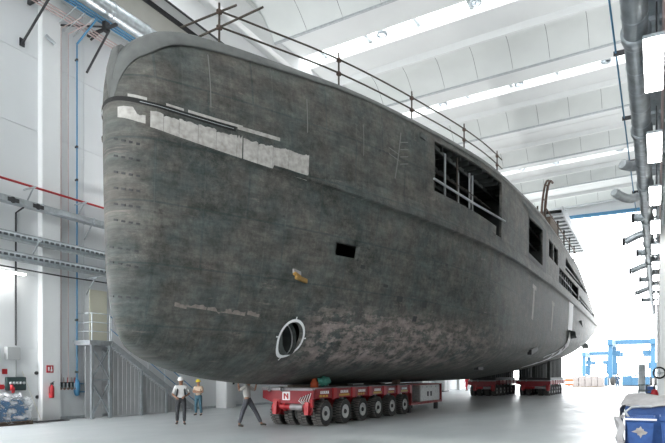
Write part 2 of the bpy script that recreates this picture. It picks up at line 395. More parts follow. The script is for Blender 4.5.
# round vents hanging in the skylights
def vent(x,y,i,z=ZC+.1,lab=None,first=[None]):
    if first[0] is None:
        t=thing('roof_vent',lab,'vent',(x,y,z),'round vents in the ceiling')
        obj('vent_ring',MB().lathe([(.26,.0),(.31,0),(.31,.34),(.26,.34),(.26,0)],(x,y,z),n=20),M['duct'],t)
        obj('mount',MB().box(x-.04,x+.04,y-.3,y+.3,z+.34,z+.42),M['steel'],t); first[0]=t
    else:
        t=copy_tree(first[0]); t.location=(x,y,z); t['label']=lab
vents=[(300,62,31.9),(382,36,31.9),(476,4,31.9),(443,112,42.3),(519,92,42.3),(606,68,42.3),(522,165,59.5),(556,161,59.5),(620,147,59.5)]
wh=['in the nearest skylight strip, leftmost of its vents','in the nearest skylight strip, above the scaffold posts','in the nearest skylight strip, rightmost by the top edge','in the second skylight strip, leftmost of its vents','in the second skylight strip, middle of its vents','in the second skylight strip, closest to the silver duct','in the farthest skylight strip, leftmost of its vents','in the farthest skylight strip, middle of its vents','in the farthest skylight strip, closest to the silver duct']
for i,(px,py,Y) in enumerate(vents):
    x,_,_=atY(px,py,Y); vent(x,Y,i,z=ZC+.1+.035*(x+2),lab='round grey vent '+wh[i])

# ================================================================== HULL
hull=thing('yacht_hull','huge bare grey steel yacht hull with a plumb bow raised on red multi-wheel transporters','ship',(XC,10.2,1.5))
ZT=lambda Y: smooth(ZTOP,Y)
def rimz(Y): return ZT(Y)-smooth([(10.2,.62),(10.5,.66),(11,.45),(12.5,.36),(14.5,.26),(17,.2),(24,.2),(81,.25)],Y)
kex=lambda y: .055*min(1,max(0,(y-10.4)/1.6))
NW=300; NV1=26; NV2=16
def wpar(i): return (i/NW)**1.9
def prow(side,i):
    w_=wpar(i); Yn=10.2+(YE-10.2)*w_
    zb,zk,zr=smooth(ZB,Yn),smooth(ZK,Yn),rimz(Yn)
    zs=[zb+(zk-zb)*(j/NV1)**1.35 for j in range(NV1+1)]
    zs2=[zk+.0+(zr-zk)*j/NV2 for j in range(NV2+1)]
    out=[]
    for j,z in enumerate(zs):
        y0=smooth(Y0,z); y=y0+(YE-y0)*w_; out.append((y,z,0))
    for j,z in enumerate(zs2):
        y0=smooth(Y0,z); y=y0+(YE-y0)*w_; out.append((y,z,kex(Yn)))
    return out
def hx(y,z,e=0): return max(0,hb(y,z))+e
rows=[]
for i in range(NW+1):
    pr=prow(1,i)
    st=[];
    for (y,z,e) in pr:
        ee=e if i>0 else 0
        st.append(V(XC+hx(y,z,ee),y-(e if i==0 else 0),z))
    po=[V(2*XC-p.x,p.y,p.z) for p in st]
    rows.append(po[::-1]+st)
sh=MB().grid(rows)
# transom
last=rows[-1]; sh.add(last,[tuple(range(len(last)))])
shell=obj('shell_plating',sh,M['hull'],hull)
bm=bmesh.new(); bm.from_mesh(shell.data); bmesh.ops.remove_doubles(bm,verts=bm.verts,dist=.0008); bmesh.ops.dissolve_degenerate(bm,edges=bm.edges,dist=.0002)
bmesh.ops.recalc_face_normals(bm,faces=bm.faces); bm.to_mesh(shell.data); bm.free()
sol=shell.modifiers.new('sol','SOLIDIFY'); sol.thickness=.10; sol.offset=-1
# openings, as (y0,y1,z0,z1)
OPEN=[(21.1,28.45,8.72,10.78),(27.55,28.45,8.2,9.0),(35.0,39.7,8.85,11.1),(42.3,44.1,9.95,11.1),(44.5,46.4,9.95,11.12),(47.2,59.5,8.75,9.95),(50.6,67,10.3,11.15),(60.3,76,8.25,9.4)]
cut=bpy.data.meshes.new('cut'); bmc=bmesh.new()
def cutbox(y0,y1,z0,z1,x0=-8.6,x1=-5.5,top=None):
    vs=[]
    zz=[(y0,z0),(y1,z0),(y1,(top[1] if top else z1)),(y0,(top[0] if top else z1))]
    a=[bmc.verts.new((x0-hull.location.x,y-hull.location.y,z-hull.location.z)) for y,z in zz]; b=[bmc.verts.new((x1-hull.location.x,y-hull.location.y,z-hull.location.z)) for y,z in zz]
    bmc.faces.new(a[::-1]); bmc.faces.new(b)
    for i in range(4): bmc.faces.new((a[i],a[(i+1)%4],b[(i+1)%4],b[i]))
def apply_mods(o):
    dg=bpy.context.evaluated_depsgraph_get(); me=bpy.data.meshes.new_from_object(o.evaluated_get(dg)); o.modifiers.clear(); o.data=me
cutters=[]
def boolean(o):
    me=bpy.data.meshes.new('cut'); bmesh.ops.recalc_face_normals(bmc,faces=bmc.faces); bmc.to_mesh(me)
    c=bpy.data.objects.new('cut',me); COL.objects.link(c); c.location=hull.location
    b=o.modifiers.new('b','BOOLEAN'); b.operation='DIFFERENCE'; b.solver='EXACT'; b.object=c
    bpy.context.view_layer.update(); apply_mods(o); bpy.data.objects.remove(c); bmc.clear()
tops={0:(10.55,11.0),2:(10.95,11.2),6:(11.3,10.45),7:(9.4,8.9)}
bpy.context.view_layer.update(); apply_mods(shell)
for k,(y0,y1,z0,z1) in enumerate(OPEN):
    cutbox(y0,y1,z0,z1,top=tops.get(k)); boolean(shell)
# porthole
cutbox(16.35,17.3,5.64,6.04,x0=-10,x1=-7); boolean(shell)
# bow thruster tunnel
TC=V(-9.98,15.42,2.97)
TA=V(0.86,-.30,0).normalized()  # tunnel runs across; cut nearly along the ship's beam
def tunnel_cut():
    nn=28; a=[];b=[]
    for j in range(nn):
        th=2*PI*j/nn; p=V(0,math.cos(th)*.42,math.sin(th)*.50)+V(0,15.30,2.97)-hull.location
        a.append(bmc.verts.new((XC+1.0-hull.location.x,p.y,p.z))); b.append(bmc.verts.new((-8.9-hull.location.x,p.y,p.z)))
    bmc.faces.new(a[::-1]); bmc.faces.new(b)
    for i in range(nn): bmc.faces.new((a[i],a[(i+1)%nn],b[(i+1)%nn],b[i]))
tunnel_cut(); boolean(shell)
def side(y,z,e=.012): return V(XC+hx(y,z)+e+(kex(y) if z>smooth(ZK,y) else 0),y,z)
def squash(mb):
    mb.v=[(v[0],15.30+(v[1]-15.42)*.84,v[2]) for v in mb.v]; return mb
obj('thruster_tunnel',squash(MB().lathe([(.50,XC+.5),(.50,-9.93),(.47,-9.93),(.47,-10.16),(.44,-10.18),(.44,XC+.5),(0,XC+.5)],(0,15.42,2.97),axis='X',n=32)),M['recess'],hull)
ring=[]
for j in range(49):
    th=2*PI*j/48; row=[]
    for rr in (.505,.53,.565,.59): row.append(side(15.30+math.cos(th)*rr*.84,2.97+math.sin(th)*rr,.014))
    ring.append(row)
rg=MB().grid(ring)
for th in (0.05,PI-.05,PI*.5,PI*1.5):
    c,s_=math.cos(th),math.sin(th)
    rg.grid([[side(15.30+c*rr*.86-s_*q,2.97+s_*rr+c*q,.014) for q in (-.02,.02)] for rr in (.58,.66)])
o=obj('tunnel_ring',rg,M['whp'],hull); o['label']='white painted ring'
obj('inner_ring',squash(MB().lathe([(.49,-10.05),(.49,-10.10),(.455,-10.10),(.455,-10.05)],(0,15.42,2.97),axis='X',n=32)),M['whp'],hull)
# cap rail (bulwark rounding)
cr=[]
for i in range(NW+1):
    w_=wpar(i); Yn=10.2+(YE-10.2)*w_; zr,zt=rimz(Yn),ZT(Yn); row=[]
    for dz,e in ((0,-.03),(0,.085),(.12,.09),(.85,.03),(1,-.03),(1,-.30),(.4,-.33)):
        z=zr+(zt-zr)*dz; y0=smooth(Y0,z); y=y0+(YE-y0)*w_; b=hb(y,z)
        if e>0: e*=min(1,max(.15,(Yn-10.25)/.9))
        if i==0: row.append(V(XC,y-max(e,-.3)*.8,z))
        else: row.append(V(XC+max(.0,b+e),y,z))
    cr.append([V(2*XC-p.x,p.y,p.z) for p in row][::-1]+row)
obj('cap_rail',MB().grid(cr),M['cap'],hull)
# closed weather deck and interior
dk=MB()
dr=[]
for i in range(0,121):
    Y=11.6+(YE-.3-11.6)*i/120; z=rimz(Y)-.05; b=max(.05,hb(Y,z)-.12); dr.append([V(XC-b,Y,z),V(XC-b,Y,z-.06),V(XC+b,Y,z-.06),V(XC+b,Y,z)])
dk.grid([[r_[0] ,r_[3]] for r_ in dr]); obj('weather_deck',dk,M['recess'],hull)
fr=MB(); Y=20.5
while Y<50:
    z=rimz(Y)-.14; fr.box(-10.4,XC+hb(Y,z)-.15,Y-.03,Y+.03,z-.22,z); Y+=.8
for X in (-7.4,-8.3,-9.2): 
    for a in range(20,50,3): fr.bar((X,a,rimz(a)-.35),(X,a+3,rimz(a+3)-.35),.07,.16)
obj('deck_beam',fr,M['recess'],hull)
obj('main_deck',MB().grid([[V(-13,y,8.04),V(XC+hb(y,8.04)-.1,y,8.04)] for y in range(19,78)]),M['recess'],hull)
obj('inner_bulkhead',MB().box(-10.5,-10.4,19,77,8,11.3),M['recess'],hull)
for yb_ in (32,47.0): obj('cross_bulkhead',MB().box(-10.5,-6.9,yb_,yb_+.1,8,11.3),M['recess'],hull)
for (Y,X,mt) in ((22.6,-7.35,'postw'),(23.4,-7.1,'scaf'),(25.2,-7.6,'postw'),(25.9,-7.3,'postw'),(26.2,-7.25,'postw'),(24.6,-8.6,'postw'),(22.0,-8.7,'scaf'),(36.5,-7.2,'scaf'),(38.3,-7.4,'postw')):
    obj('prop',MB().tube([(X,Y,8.05),(X,Y,rimz(Y)-.3)],.035 if mt=='scaf' else .045,6),M[mt],hull)
o=obj('hand_rail',MB().tube([side(20.95,9.12,.04),side(24.5,9.0,.07),side(28.9,9.25,.05)],.045,6),M['postw'],hull)
o=obj('hand_rail',MB().tube([(-7.7,21.2,9.7),(-7.1,24.5,9.7),(-6.9,28,9.7)],.02,6),M['scaf'],hull)
# window edge frame of dark primer
def patch(name,pts_or,mt,label=None,e=.014,thick=False):
    y0,y1,z0,z1=pts_or; ny=max(2,int((y1-y0)/.12)); nz=max(2,int((z1-z0)/.12))
    mb=MB().grid([[side(y0+(y1-y0)*i/ny,z0+(z1-z0)*j/nz,e) for j in range(nz+1)] for i in range(ny+1)])
    o=obj(name,mb,M[mt],hull,recalc=False)
    if label: o['label']=label
    return o
for a in ((34.8,35.0,8.6,11.25),(39.7,41.0,8.5,11.35),(35,39.7,8.62,8.85),(33.4,35,11.2,11.35),(35,39.7,11.12,11.4)): patch('window_frame',a,'primd',e=.03)
# strip of masking film below the knuckle, torn in pieces
def torn(y0,y1,zl0,zl1,zu0,zu1,seed,nm='masking_film',mt='tape'):
    rnd=random.Random(seed); ny=max(3,int((y1-y0)/.05)); rows=[]; j0=j1=0
    for i in range(ny+1):
        t=i/ny; y=y0+(y1-y0)*t; j0=.6*j0+rnd.uniform(-.03,.03)
        zl=zl0+(zl1-zl0)*t; zu=zu0+(zu1-zu0)*t+j0
        if rnd.random()<.05: zu-=.10
        rows.append([side(y,zl+(zu-zl)*q/4,.013) for q in range(5)])
    o=obj(nm,MB().grid(rows),M[mt],hull,recalc=False); return o
torn(10.245,10.46,8.24,8.13,8.52,8.46,1); torn(10.46,10.60,8.13,8.09,8.30,8.28,2)
KK=lambda y: smooth(ZK,y)
def zlow(y): return smooth([(10.2,8.22),(10.7,8.02),(12.76,7.76),(14.95,7.62)],y)
def zup(y): return smooth([(10.2,8.55),(10.7,8.42),(12.62,8.34),(13.4,8.30),(14.95,8.36)],y)
ysp=[10.68,10.95,11.3,11.75,12.2,12.75,12.9,13.35,13.8,14.3,14.98]
for k,(a,b) in enumerate(zip(ysp,ysp[1:])):
    torn(a+(.03 if k in (6,) else .003),b-.003,zlow(a),zlow(b),zup(a)-(.06 if k%3==1 else 0),zup(b),10+k)
# slot and pale scraped edge over it
def strip(name,y0,y1,f0,f1,mt,e=.02,nn=60,label=None):
    rows=[]
    for i in range(nn+1):
        y=y0+(y1-y0)*i/nn; rows.append([side(y,f0(y),e),side(y,f1(y),e)])
    o=obj(name,MB().grid(rows),M[mt],hull,recalc=False)
    if label: o['label']=label
zs=lambda y: smooth([(10.2,8.72),(10.7,8.60),(12.62,8.50),(13.95,8.50)],y)
sl_=[]
for i in range(14): 
    y=10.75-(10.75-10.225)*(i/13)**.5; sl_.append([(lambda p:V(2*XC-p.x-.0,p.y-.015,p.z))(side(y,zs(y)+q,.02)) for q in (-.06,.05)])
for i in range(61):
    y=10.225+(12.7-10.225)*(i/60)**1.6; sl_.append([side(y,zs(y)+q,.02)+V(0,-.015*max(0,1-i/10),0) for q in (-.06-.02*i/60,.05)])
obj('rubbing_slot',MB().grid(sl_),M['black'],hull,recalc=False)
strip('slot_lip',10.5,12.65,lambda y:zs(y)-.02,lambda y:zs(y)-.005,'galv',e=.028)
for (a,b,o1,o2) in ((10.34,10.62,.06,.13),(11.0,11.4,.06,.12),(11.5,12.9,.06,.13)):
    strip('scraped_primer',a,b,lambda y,o1=o1:zs(y)+o1,lambda y,o2=o2:zs(y)+o2,'tape',e=.02)
strip('scraped_primer',12.75,14.0,lambda y:8.50,lambda y:8.60,'tape',e=.02)
# shadow gap under the knuckle: thin steel moulding all the way
mo=[]
for i in range(1,NW+1):
    w_=wpar(i); Yn=10.2+(YE-10.2)*w_; zk=smooth(ZK,Yn)-(.0); y0=smooth(Y0,zk); y=y0+(YE-y0)*w_; b=hb(y,zk)
    if Yn<10.5: continue
    kq=min(1,max(0,(Yn-14.9)/2.5))
    mo.append([V(XC+b-.02,y,zk-.03),V(XC+b+.05+.13*kq,y,zk-.02),V(XC+b+.05+.13*kq,y,zk+.015),V(XC+b+.01+kex(y)+.08*kq,y,zk+.03+.27*kq),V(XC+b+kex(y)-.01,y,zk+.04+.7*kq)])
mb=MB().grid(mo); mb.grid([[V(2*XC-p.x,p.y,p.z) for p in r_] for r_ in mo]); obj('knuckle_moulding',mb,M['hull'],hull)
# rows of slots in the stem plating
for (py0,py1) in ((139,144),(156,160),(172,176),(188,191),(204,207),(220,224),(247,251),(262,267),(296,298)):
    for q in range(4):
        px=116+q*7.4 if py0<240 else 112+q*8.2; py=py0+(py1-py0)*q/3
        h=on_hull(px,py)
        if h:
            a=on_hull(px-1.9,py-.2); b=on_hull(px+1.9,py+.4)
            if a and b: obj('weld_slot',MB().bar(V(*a)+V(.01,-.01,0),V(*b)+V(.01,-.01,0),.03,.05),M['dark'],hull)
# vertical chalk / weld lines
def line(name,a,b,wd,mt,nn=16,e=.013,curve=None):
    pts=curve or [(a[0]+(b[0]-a[0])*i/nn,a[1]+(b[1]-a[1])*i/nn) for i in range(nn+1)]
    rows=[]
    for i,p in enumerate(pts):
        q=pts[min(i+1,len(pts)-1)]; r_=pts[max(i-1,0)]; t=V(q[0]-r_[0],q[1]-r_[1]).normalized(); nx,nz=-t.y*wd/2,t.x*wd/2
        rows.append([side(p[0]+nx,p[1]+nz,e),side(p[0]-nx,p[1]-nz,e)])
    return obj(name,MB().grid(rows),M[mt],hull,recalc=False)
line('chalk_mark',(18.95,10.2),(18.65,8.55),.05,'chalk')
for z in (9.1,9.35,9.6,9.85): line('chalk_mark',(18.9,z),(19.35,z+.13),.03,'chalk',4)
for z in (9.2,9.4): line('chalk_mark',(18.85,z),(18.3,z+.1),.03,'chalk',4)
line('chalk_mark',(14.9,10.0),(14.9,9.0),.03,'chalk'); line('chalk_mark',(17.1,8.9),(17.1,9.9),.025,'chalk'); line('chalk_mark',(12.05,10.3),(12.05,8.9),.025,'chalk')
line('aft_white_band',(54.8,8.4),(54.3,5.5),2.8,'whp',10)  # broad white bands on the aft side, one straight, one curved
o=line('aft_white_band',0,0,1.0,'whp',e=.09,curve=[(54.1,5.3),(53.6,4.7),(52.6,4.1),(51.2,3.6),(49.4,3.2),(47.0,2.85)]); 
for Y,z in ((37.2,7.2),(44.6,7.0)):
    line('lifting_mark',(Y,z),(Y-.25,z-2),.5,'tape'); line('lifting_mark',(Y-.5,z),(Y+.7,z-.05),.25,'tape',4)
for k,(p0,p1,h0) in enumerate((((174,303),(186,306),.14),((187,305),(206,308),.09),((207,309),(224,312),.05),((225,310),(245,313),.14),((247,312),(259,315),.12))):
    u=on_hull(*p0); v_=on_hull(*p1); torn(u[1],v_[1],u[2]-h0*.6,v_[2]-h0*.6,u[2]+.02,v_[2]+.02,50+k,'scraped_primer','scrape')
# dark inlet blocks low on the side
def blob(px,py,sx,sz,mt='dark',name='hull_inlet',e=.02):
    h=on_hull(px,py)
    if h:
        Y,z=h[1],h[2]; patch(name,(Y-sx/2,Y+sx/2,z-sz/2,z+sz/2),mt,e=e)
for (px,py,sx,sz) in ((399,299,.35,.2),(424,305,.3,.22),(385,286,.25,.1),(414,319,.25,.2),(446,265,.2,.1),(362,267,.22,.12)): blob(px,py,sx,sz)
h=on_hull(532,351); obj('hull_inlet',MB().bar(V(*h)+V(.03,-1,-.12),V(*h)+V(.03,1.3,.2),.25,.3),M['dark'],hull)
h=on_hull(478,368)
if h: obj('hull_inlet',MB().bar(V(*h)+V(.03,-.5,0),V(*h)+V(.03,.5,0),.25,.2),M['dark'],hull)
# stub brackets aft
for (Y,z) in ((54.0,5.45),(72.5,5.3)):
    x=side(Y,z).x
    obj('stabiliser_stub',MB().poly([(x-.2,Y-.6,z+.3),(x+.5,Y-.2,z+.08),(x+.5,Y+.2,z-.2),(x-.2,Y+.35,z-.28)],(0,.7,-.2)),M['recess'],hull)
obj('bilge_keel',MB().bar(V(side(61,7.0).x+.05,61,7.0),V(side(76,5.7).x+.05,76,5.7),.3,.14),M['recess'],hull)
# aft openings clutter
for i in range(7):
    Y=49+i*1.3; obj('aft_stanchion',MB().tube([(-6.75,Y,8.9),(-6.75,Y,10.1)],.06,5),M['postw'],hull)
for i in range(9):
    Y=60.5+i*1.6; obj('aft_stanchion',MB().tube([(-6.75,Y,8.4),(-6.75,Y,9.4)],.07,5),M['rust' if i%3==0 else 'postw'],hull)
obj('aft_rail',MB().tube([(-6.6,48.2,9.6),(-6.6,74,8.95)],.06,5),M['postw'],hull)
obj('aft_rail',MB().tube([(-6.6,51.3,10.8),(-6.6,63,10.75)],.06,5),M['postw'],hull)
# yellow clamp on the side
h=V(*on_hull(297,279)); t=obj('lifting_clamp',MB().bar(h+V(.12,-.25,.02),h+V(.12,.35,-.03),.08,.13).bar(h+V(.1,-.3,.12),h+V(.1,.0,.05),.10,.08),M['clampy'],hull); t['label']='yellow clamp'
obj('clamp_plate',MB().bar(h+V(.06,-.3,.2),h+V(.06,.1,.17),.05,.12),M['plate'],t)
# superstructure scaffold on the aft deck
sc=thing('deck_scaffold','rusty scaffold tower with a slatted overhanging platform above the aft deck of the hull','scaffold',(-9,60,11.6))
for Y,zt in ((46.5,14.6),(50,15.2),(53.5,15.5),(57,16),(61,16),(65,16),(69,16)):
    for X in (-7.9,-9.6): obj('post',MB().tube([(X,Y,rimz(Y)-.05),(X,Y,zt)],.07,6),M['scaf'],sc)
for k,(a,b,z) in enumerate(((46,58,13.4),(48,60,14.5),(50,72,15.4))):
    for X in (-7.9,-9.6): obj('ledger',MB().tube([(X,a,z),(X,b,z)],.06,6),M['rust'],sc)
arch=[(-8.2,51.5+4.4*(1-math.cos(a)),13.5+5.6*math.sin(a)) for a in [PI/2*i/8 for i in range(9)]]
arch=[(-8.2,p[1],p[2]) for p in arch]
obj('arch_frame',MB().tube(arch[::-1],.11,6).tube([(p[0],p[1]-1.6,p[2]-.4) for p in arch[:]][::-1],.09,6),M['rust'],sc)
for i in (1,3,5,7): 
    p=arch[i]; obj('arch_brace',MB().tube([p,(p[0],p[1]-1.6,p[2]-.4)],.07,5),M['rust'],sc)
obj('toe_board',MB().box(-9.7,-7.5,50,54,13.9,14.6),M['wood'],sc)
for i in range(13):
    Y=55+i*1.45; obj('platform_slat',MB().box(-10.4,-7.15,Y,Y+.75,15.9,16.1),M['galv'],sc)
obj('platform_beam',MB().box(-7.25,-7.1,54.5,74,15.75,16.5),M['galv'],sc); obj('platform_beam',MB().box(-10.45,-10.3,54.5,74,15.75,16.5),M['galv'],sc)
obj('platform_decking',MB().box(-10.3,-7.25,54.5,74,16.2,16.25),M['recess'],sc)
# tube guard rails along the sheer: one run, posts with couplers
rl=thing('scaffold_guard_rail','rusty scaffold tube guard rail with clamped posts along the top edge of the hull','railing',side(16,rimz(16),0))
def rp(Y,dz,inn=.22): 
    z=rimz(Y)+.1; return V(XC+max(.05,hb(Y,z)-inn),Y,ZT(Y)+dz)
def findY(px):
    best=None
    for i in range(400):
        Y=11.0+i*.05
        e=abs(proj(*rp(Y,.3))[0]-px)
        if best is None or e<best[0]: best=(e,Y)
    return best[1]
PY=[findY(p) for p in (219,339,412,464,497)]
for Y in PY:
    p=rp(Y,0); q=obj('post',MB().tube([p+V(0,0,-.1),p+V(0,0,1.12)],.03,8),M['scaf'],rl)
    for dz in (.45,.88): obj('coupler',MB().box(p.x-.06,p.x+.06,p.y-.07,p.y+.07,p.z+dz-.06,p.z+dz+.06,bev=.015),M['rust'],q)
yy=[PY[0]-.1+(PY[-1]+.9-PY[0])*i/30 for i in range(31)]
for dz in (.45,.88): obj('rail',MB().tube([rp(y,dz) +V(.04,0,0) for y in yy],.027,6),M['scaf'],rl)
p=rp(PY[0],.93); obj('rail',MB().tube([p+V(.95,.3,.15)*.5,p+V(-1.35,-.05,-.12)],.03,6),M['scaf'],rl)
p=rp(PY[0],.45); obj('rail',MB().tube([p+V(1.25,.3,.35),p+V(-.85,-.05,-.1)],.03,6),M['scaf'],rl)
# ================================================================== TRANSPORTERS
def wheel_mb(c,n=26):
    w_=.19; t=MB(); R=.46
    t.lathe([(.25,-w_*.8),(.39,-w_),(.43,-w_*.9),(.44,-w_*.6),(.44,w_*.6),(.43,w_*.9),(.39,w_),(.25,w_*.8)],c,'X',28)
    for k in range(n):
        a=2*PI*k/n
        for sgn in (-1,1):
            aa=a+(PI/n if sgn>0 else 0); ca,sa=math.cos(aa),math.sin(aa); cc=V(*c)
            p=cc+V(sgn*w_*.5,ca*.44,sa*.44); q=cc+V(sgn*w_*.5,ca*.468,sa*.468)
            tt=V(0,-sa,ca)*.032
            vs=[b+s1*tt+s2*V(w_*.46,0,0) for b in (p,q) for s1,s2 in ((-1,-1),(1,-1),(1,1),(-1,1))]
            t.add(vs,[(3,2,1,0),(4,5,6,7),(0,1,5,4),(1,2,6,5),(2,3,7,6),(3,0,4,7)],1)
    return t
def rim_mb(c,s):
    t=MB().lathe([(0,s*.05),(.09,s*.05),(.10,s*.12),(.13,s*.12),(.15,s*.04),(.21,s*.05),(.245,s*.15),(.26,s*.15),(.26,0),(0,0)],c,'X',24)
    for k in range(8):
        a=2*PI*k/8; t.box(c[0]+s*.05-.02,c[0]+s*.05+.02,c[1]+math.cos(a)*.17-.014,c[1]+math.cos(a)*.17+.014,c[2]+math.sin(a)*.17-.014,c[2]+math.sin(a)*.17+.014)
    return t
def transporter(label,x0,x1,y0,n,pitch,ztop,far=False,grp=None):
    L=n*pitch; xm=(x0+x1)/2
    t=thing('modular_transporter',label,'transporter',(xm,y0,0),grp)
    zt=1.40
    obj('deck',MB().box(x0+.06,x1-.06,y0+.1,y0+L,zt-.30,zt-.03),M['redd'],t)
    top=MB()
    for i in range(n*2): top.box(x0+.02,x1-.02,y0+.05+i*pitch/2+.015,y0+.05+(i+1)*pitch/2-.015,zt-.03,zt)
    obj('deck_plate',top,M['plate'],t)
    for s,x in ((-1,x0),(1,x1)):
        for i in range(n):
            ya=y0+.1+i*pitch
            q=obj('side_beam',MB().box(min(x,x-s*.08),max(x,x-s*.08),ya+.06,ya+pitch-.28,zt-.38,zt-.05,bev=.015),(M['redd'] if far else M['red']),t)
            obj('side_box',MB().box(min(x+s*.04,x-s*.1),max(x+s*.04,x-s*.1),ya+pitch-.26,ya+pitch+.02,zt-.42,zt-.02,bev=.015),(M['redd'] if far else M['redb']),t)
            if s>0 and not far:
                # hazard strip and lettering-like marks
                mk=MB()
                if i%2==0:
                    for k in range(3): mk.box(x+.002,x+.008,ya+.30+k*.22,ya+.46+k*.22,zt-.34,zt-.26)
                else: mk.box(x+.002,x+.008,ya+.25,ya+pitch-.45,zt-.33,zt-.25)
                obj('yellow_marking',mk,M['yellow'],q)
                mk=MB()
                for k in range(5):
                    y_=ya+.34+k*.13; mk.poly([(x+.002,y_,zt-.22),(x+.002,y_+.13,zt-.22),(x+.002,y_+.10,zt-.17),(x+.002,y_+.12,zt-.12),(x+.002,y_+.03,zt-.12)],(.006,0,0))
                o_=obj('white_marking',mk,M['whp'],q)
            for dx in ((.22,.66) if True else ()):
                pass
    wfirst={}
    for i in range(n):
        yc=y0+.1+pitch*(i+.5)
        for s in (-1,1):
            xb=xm+s*(x1-x0)*.27
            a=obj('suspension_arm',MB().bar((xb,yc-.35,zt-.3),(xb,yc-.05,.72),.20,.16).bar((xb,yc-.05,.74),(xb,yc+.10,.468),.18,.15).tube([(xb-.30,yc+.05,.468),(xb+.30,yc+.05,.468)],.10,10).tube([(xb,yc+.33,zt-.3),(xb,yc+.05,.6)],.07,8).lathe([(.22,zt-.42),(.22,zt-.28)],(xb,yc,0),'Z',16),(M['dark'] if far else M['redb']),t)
            obj('valve_box',MB().box(xb-.12,xb+.12,yc+.38,yc+.56,zt-.62,zt-.36,bev=.02),M['rim'],a)
            for k,xo in enumerate((-.30,.30)):
                c=(xb+xo,yc+.05,.468)
                key='w%d'%k
                if 'w' not in wfirst:
                    w0=obj('wheel',wheel_mb(c),[M['tread'],M['dust']],None); w0.data.name='wheel'
                    # re-centre the mesh so copies can be moved
                    for v in w0.data.vertices: v.co-=Vector(c)
                    wfirst['w']=w0; wo=w0
                else:
                    wo=wfirst['w'].copy(); COL.objects.link(wo)
                wo.parent=t; wo.location=Vector(c)-t.location; wo.rotation_euler=(random.random()*6,0,0)
                sg=1 if xo>0 else -1
                kk='r%d'%sg
                if kk not in wfirst:
                    r0=obj('rim',rim_mb((0,0,0),sg),M['rim'],None); wfirst[kk]=r0; ro=r0
                else: ro=wfirst[kk].copy(); COL.objects.link(ro)
                ro.parent=wo; ro.location=(sg*.03,0,0)
                hk='h%d'%sg
                if hk not in wfirst: wfirst[hk]=ho=obj('hub',MB().lathe([(0,sg*.17),(.06,sg*.17),(.09,sg*.14),(.09,sg*.04)],(0,0,0),'X',14),M['dark'],None)
                else: ho=wfirst[hk].copy(); COL.objects.link(ho)
                ho.parent=wo; ho.location=(sg*.03,0,0)
    # front end: cross beam, plates, cylinders
    fb=MB().poly([(x0,y0-.02,zt-.08),(x1,y0-.02,zt-.08),(x1,y0-.02,zt-.38),(xm+.55,y0-.02,zt-.56),(xm-.55,y0-.02,zt-.56),(x0,y0-.02,zt-.38)],(0,.16,0)); f=obj('front_beam',fb,M['red'],t)
    obj('bumper_plate',MB().box(x0,x1,y0-.10,y0+.12,zt-.10,zt,bev=.02),M['plate'],t)
    if not far:
        xl=xm-.05
        lg=obj('logo_plate',MB().box(xl-.16,xl+.16,y0-.035,y0-.018,zt-.44,zt-.14),M['whp'],f); 
        obj('logo_mark',MB().box(xl-.10,xl-.04,y0-.042,y0-.034,zt-.40,zt-.20).box(xl+.04,xl+.10,y0-.042,y0-.034,zt-.40,zt-.20).poly([(xl-.10,y0-.042,zt-.20),(xl-.04,y0-.042,zt-.20),(xl+.10,y0-.042,zt-.36),(xl+.04,y0-.042,zt-.36)],(0,.008,0)),M['redb'],lg)
        for k in range(9):
            x=x0+.08+k*.045; obj('hose',MB().tube([(x1-.10-k*.05,y0-.02,zt-.18-.02*k),(x1-.14-k*.05,y0-.12,zt-.45),(x1-.08-k*.04,y0+.05,zt-.62)],.014,5),M['rust' if k%2 else 'whp'],t)
    for xx in (x0+.62,x1-.2):
        obj('coupling_bracket',MB().box(xx-.16,xx+.16,y0-.06,y0+.10,zt-.70,zt-.40,bev=.02).bar((xx,y0+.0,zt-.5),(xx,y0-.04,.45),.30,.16).lathe([(.17,0),(.17,.14),(.08,.14)],(xx,y0-.12,.62),'Y',16),M['redb'],t)
    obj('steering_cylinder',MB().tube([(x0+.5,y0+.02,.72),(x1-.35,y0+.02,.72)],.10,12).lathe([(.15,0),(.15,.08)],(xm-.45,y0+.02,.72),'X',16).lathe([(.15,0),(.15,.08)],(xm-.15,y0+.02,.72),'X',16).lathe([(.15,0),(.15,.08)],(xm-.6,y0+.02,.72),'X',16),M['redb'],t)
    obj('piston_rod',MB().tube([(xm+.15,y0-.02,.72),(x1-.4,y0-.02,.72)],.115,12),M['plate'],t)
    for k in range(2): obj('grab_ring',MB().lathe([(.05,-.03),(.09,0),(.05,.03),(.05,-.03)],(x0+.35+k*.55,y0-.12,zt-.05),'Y',12),M['galv'],t)
    return t
tA=transporter('nearest red multi-axle transporter under the bow, its wheels and front beam facing the viewer',-12.56,-10.42,17.6,6,1.52,1.4)
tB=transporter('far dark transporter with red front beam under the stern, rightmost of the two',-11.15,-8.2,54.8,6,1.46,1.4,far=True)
tC=transporter('far dark transporter with red front beam under the stern, leftmost of the two',-14.6,-12.2,51.4,6,1.46,1.4,far=True)
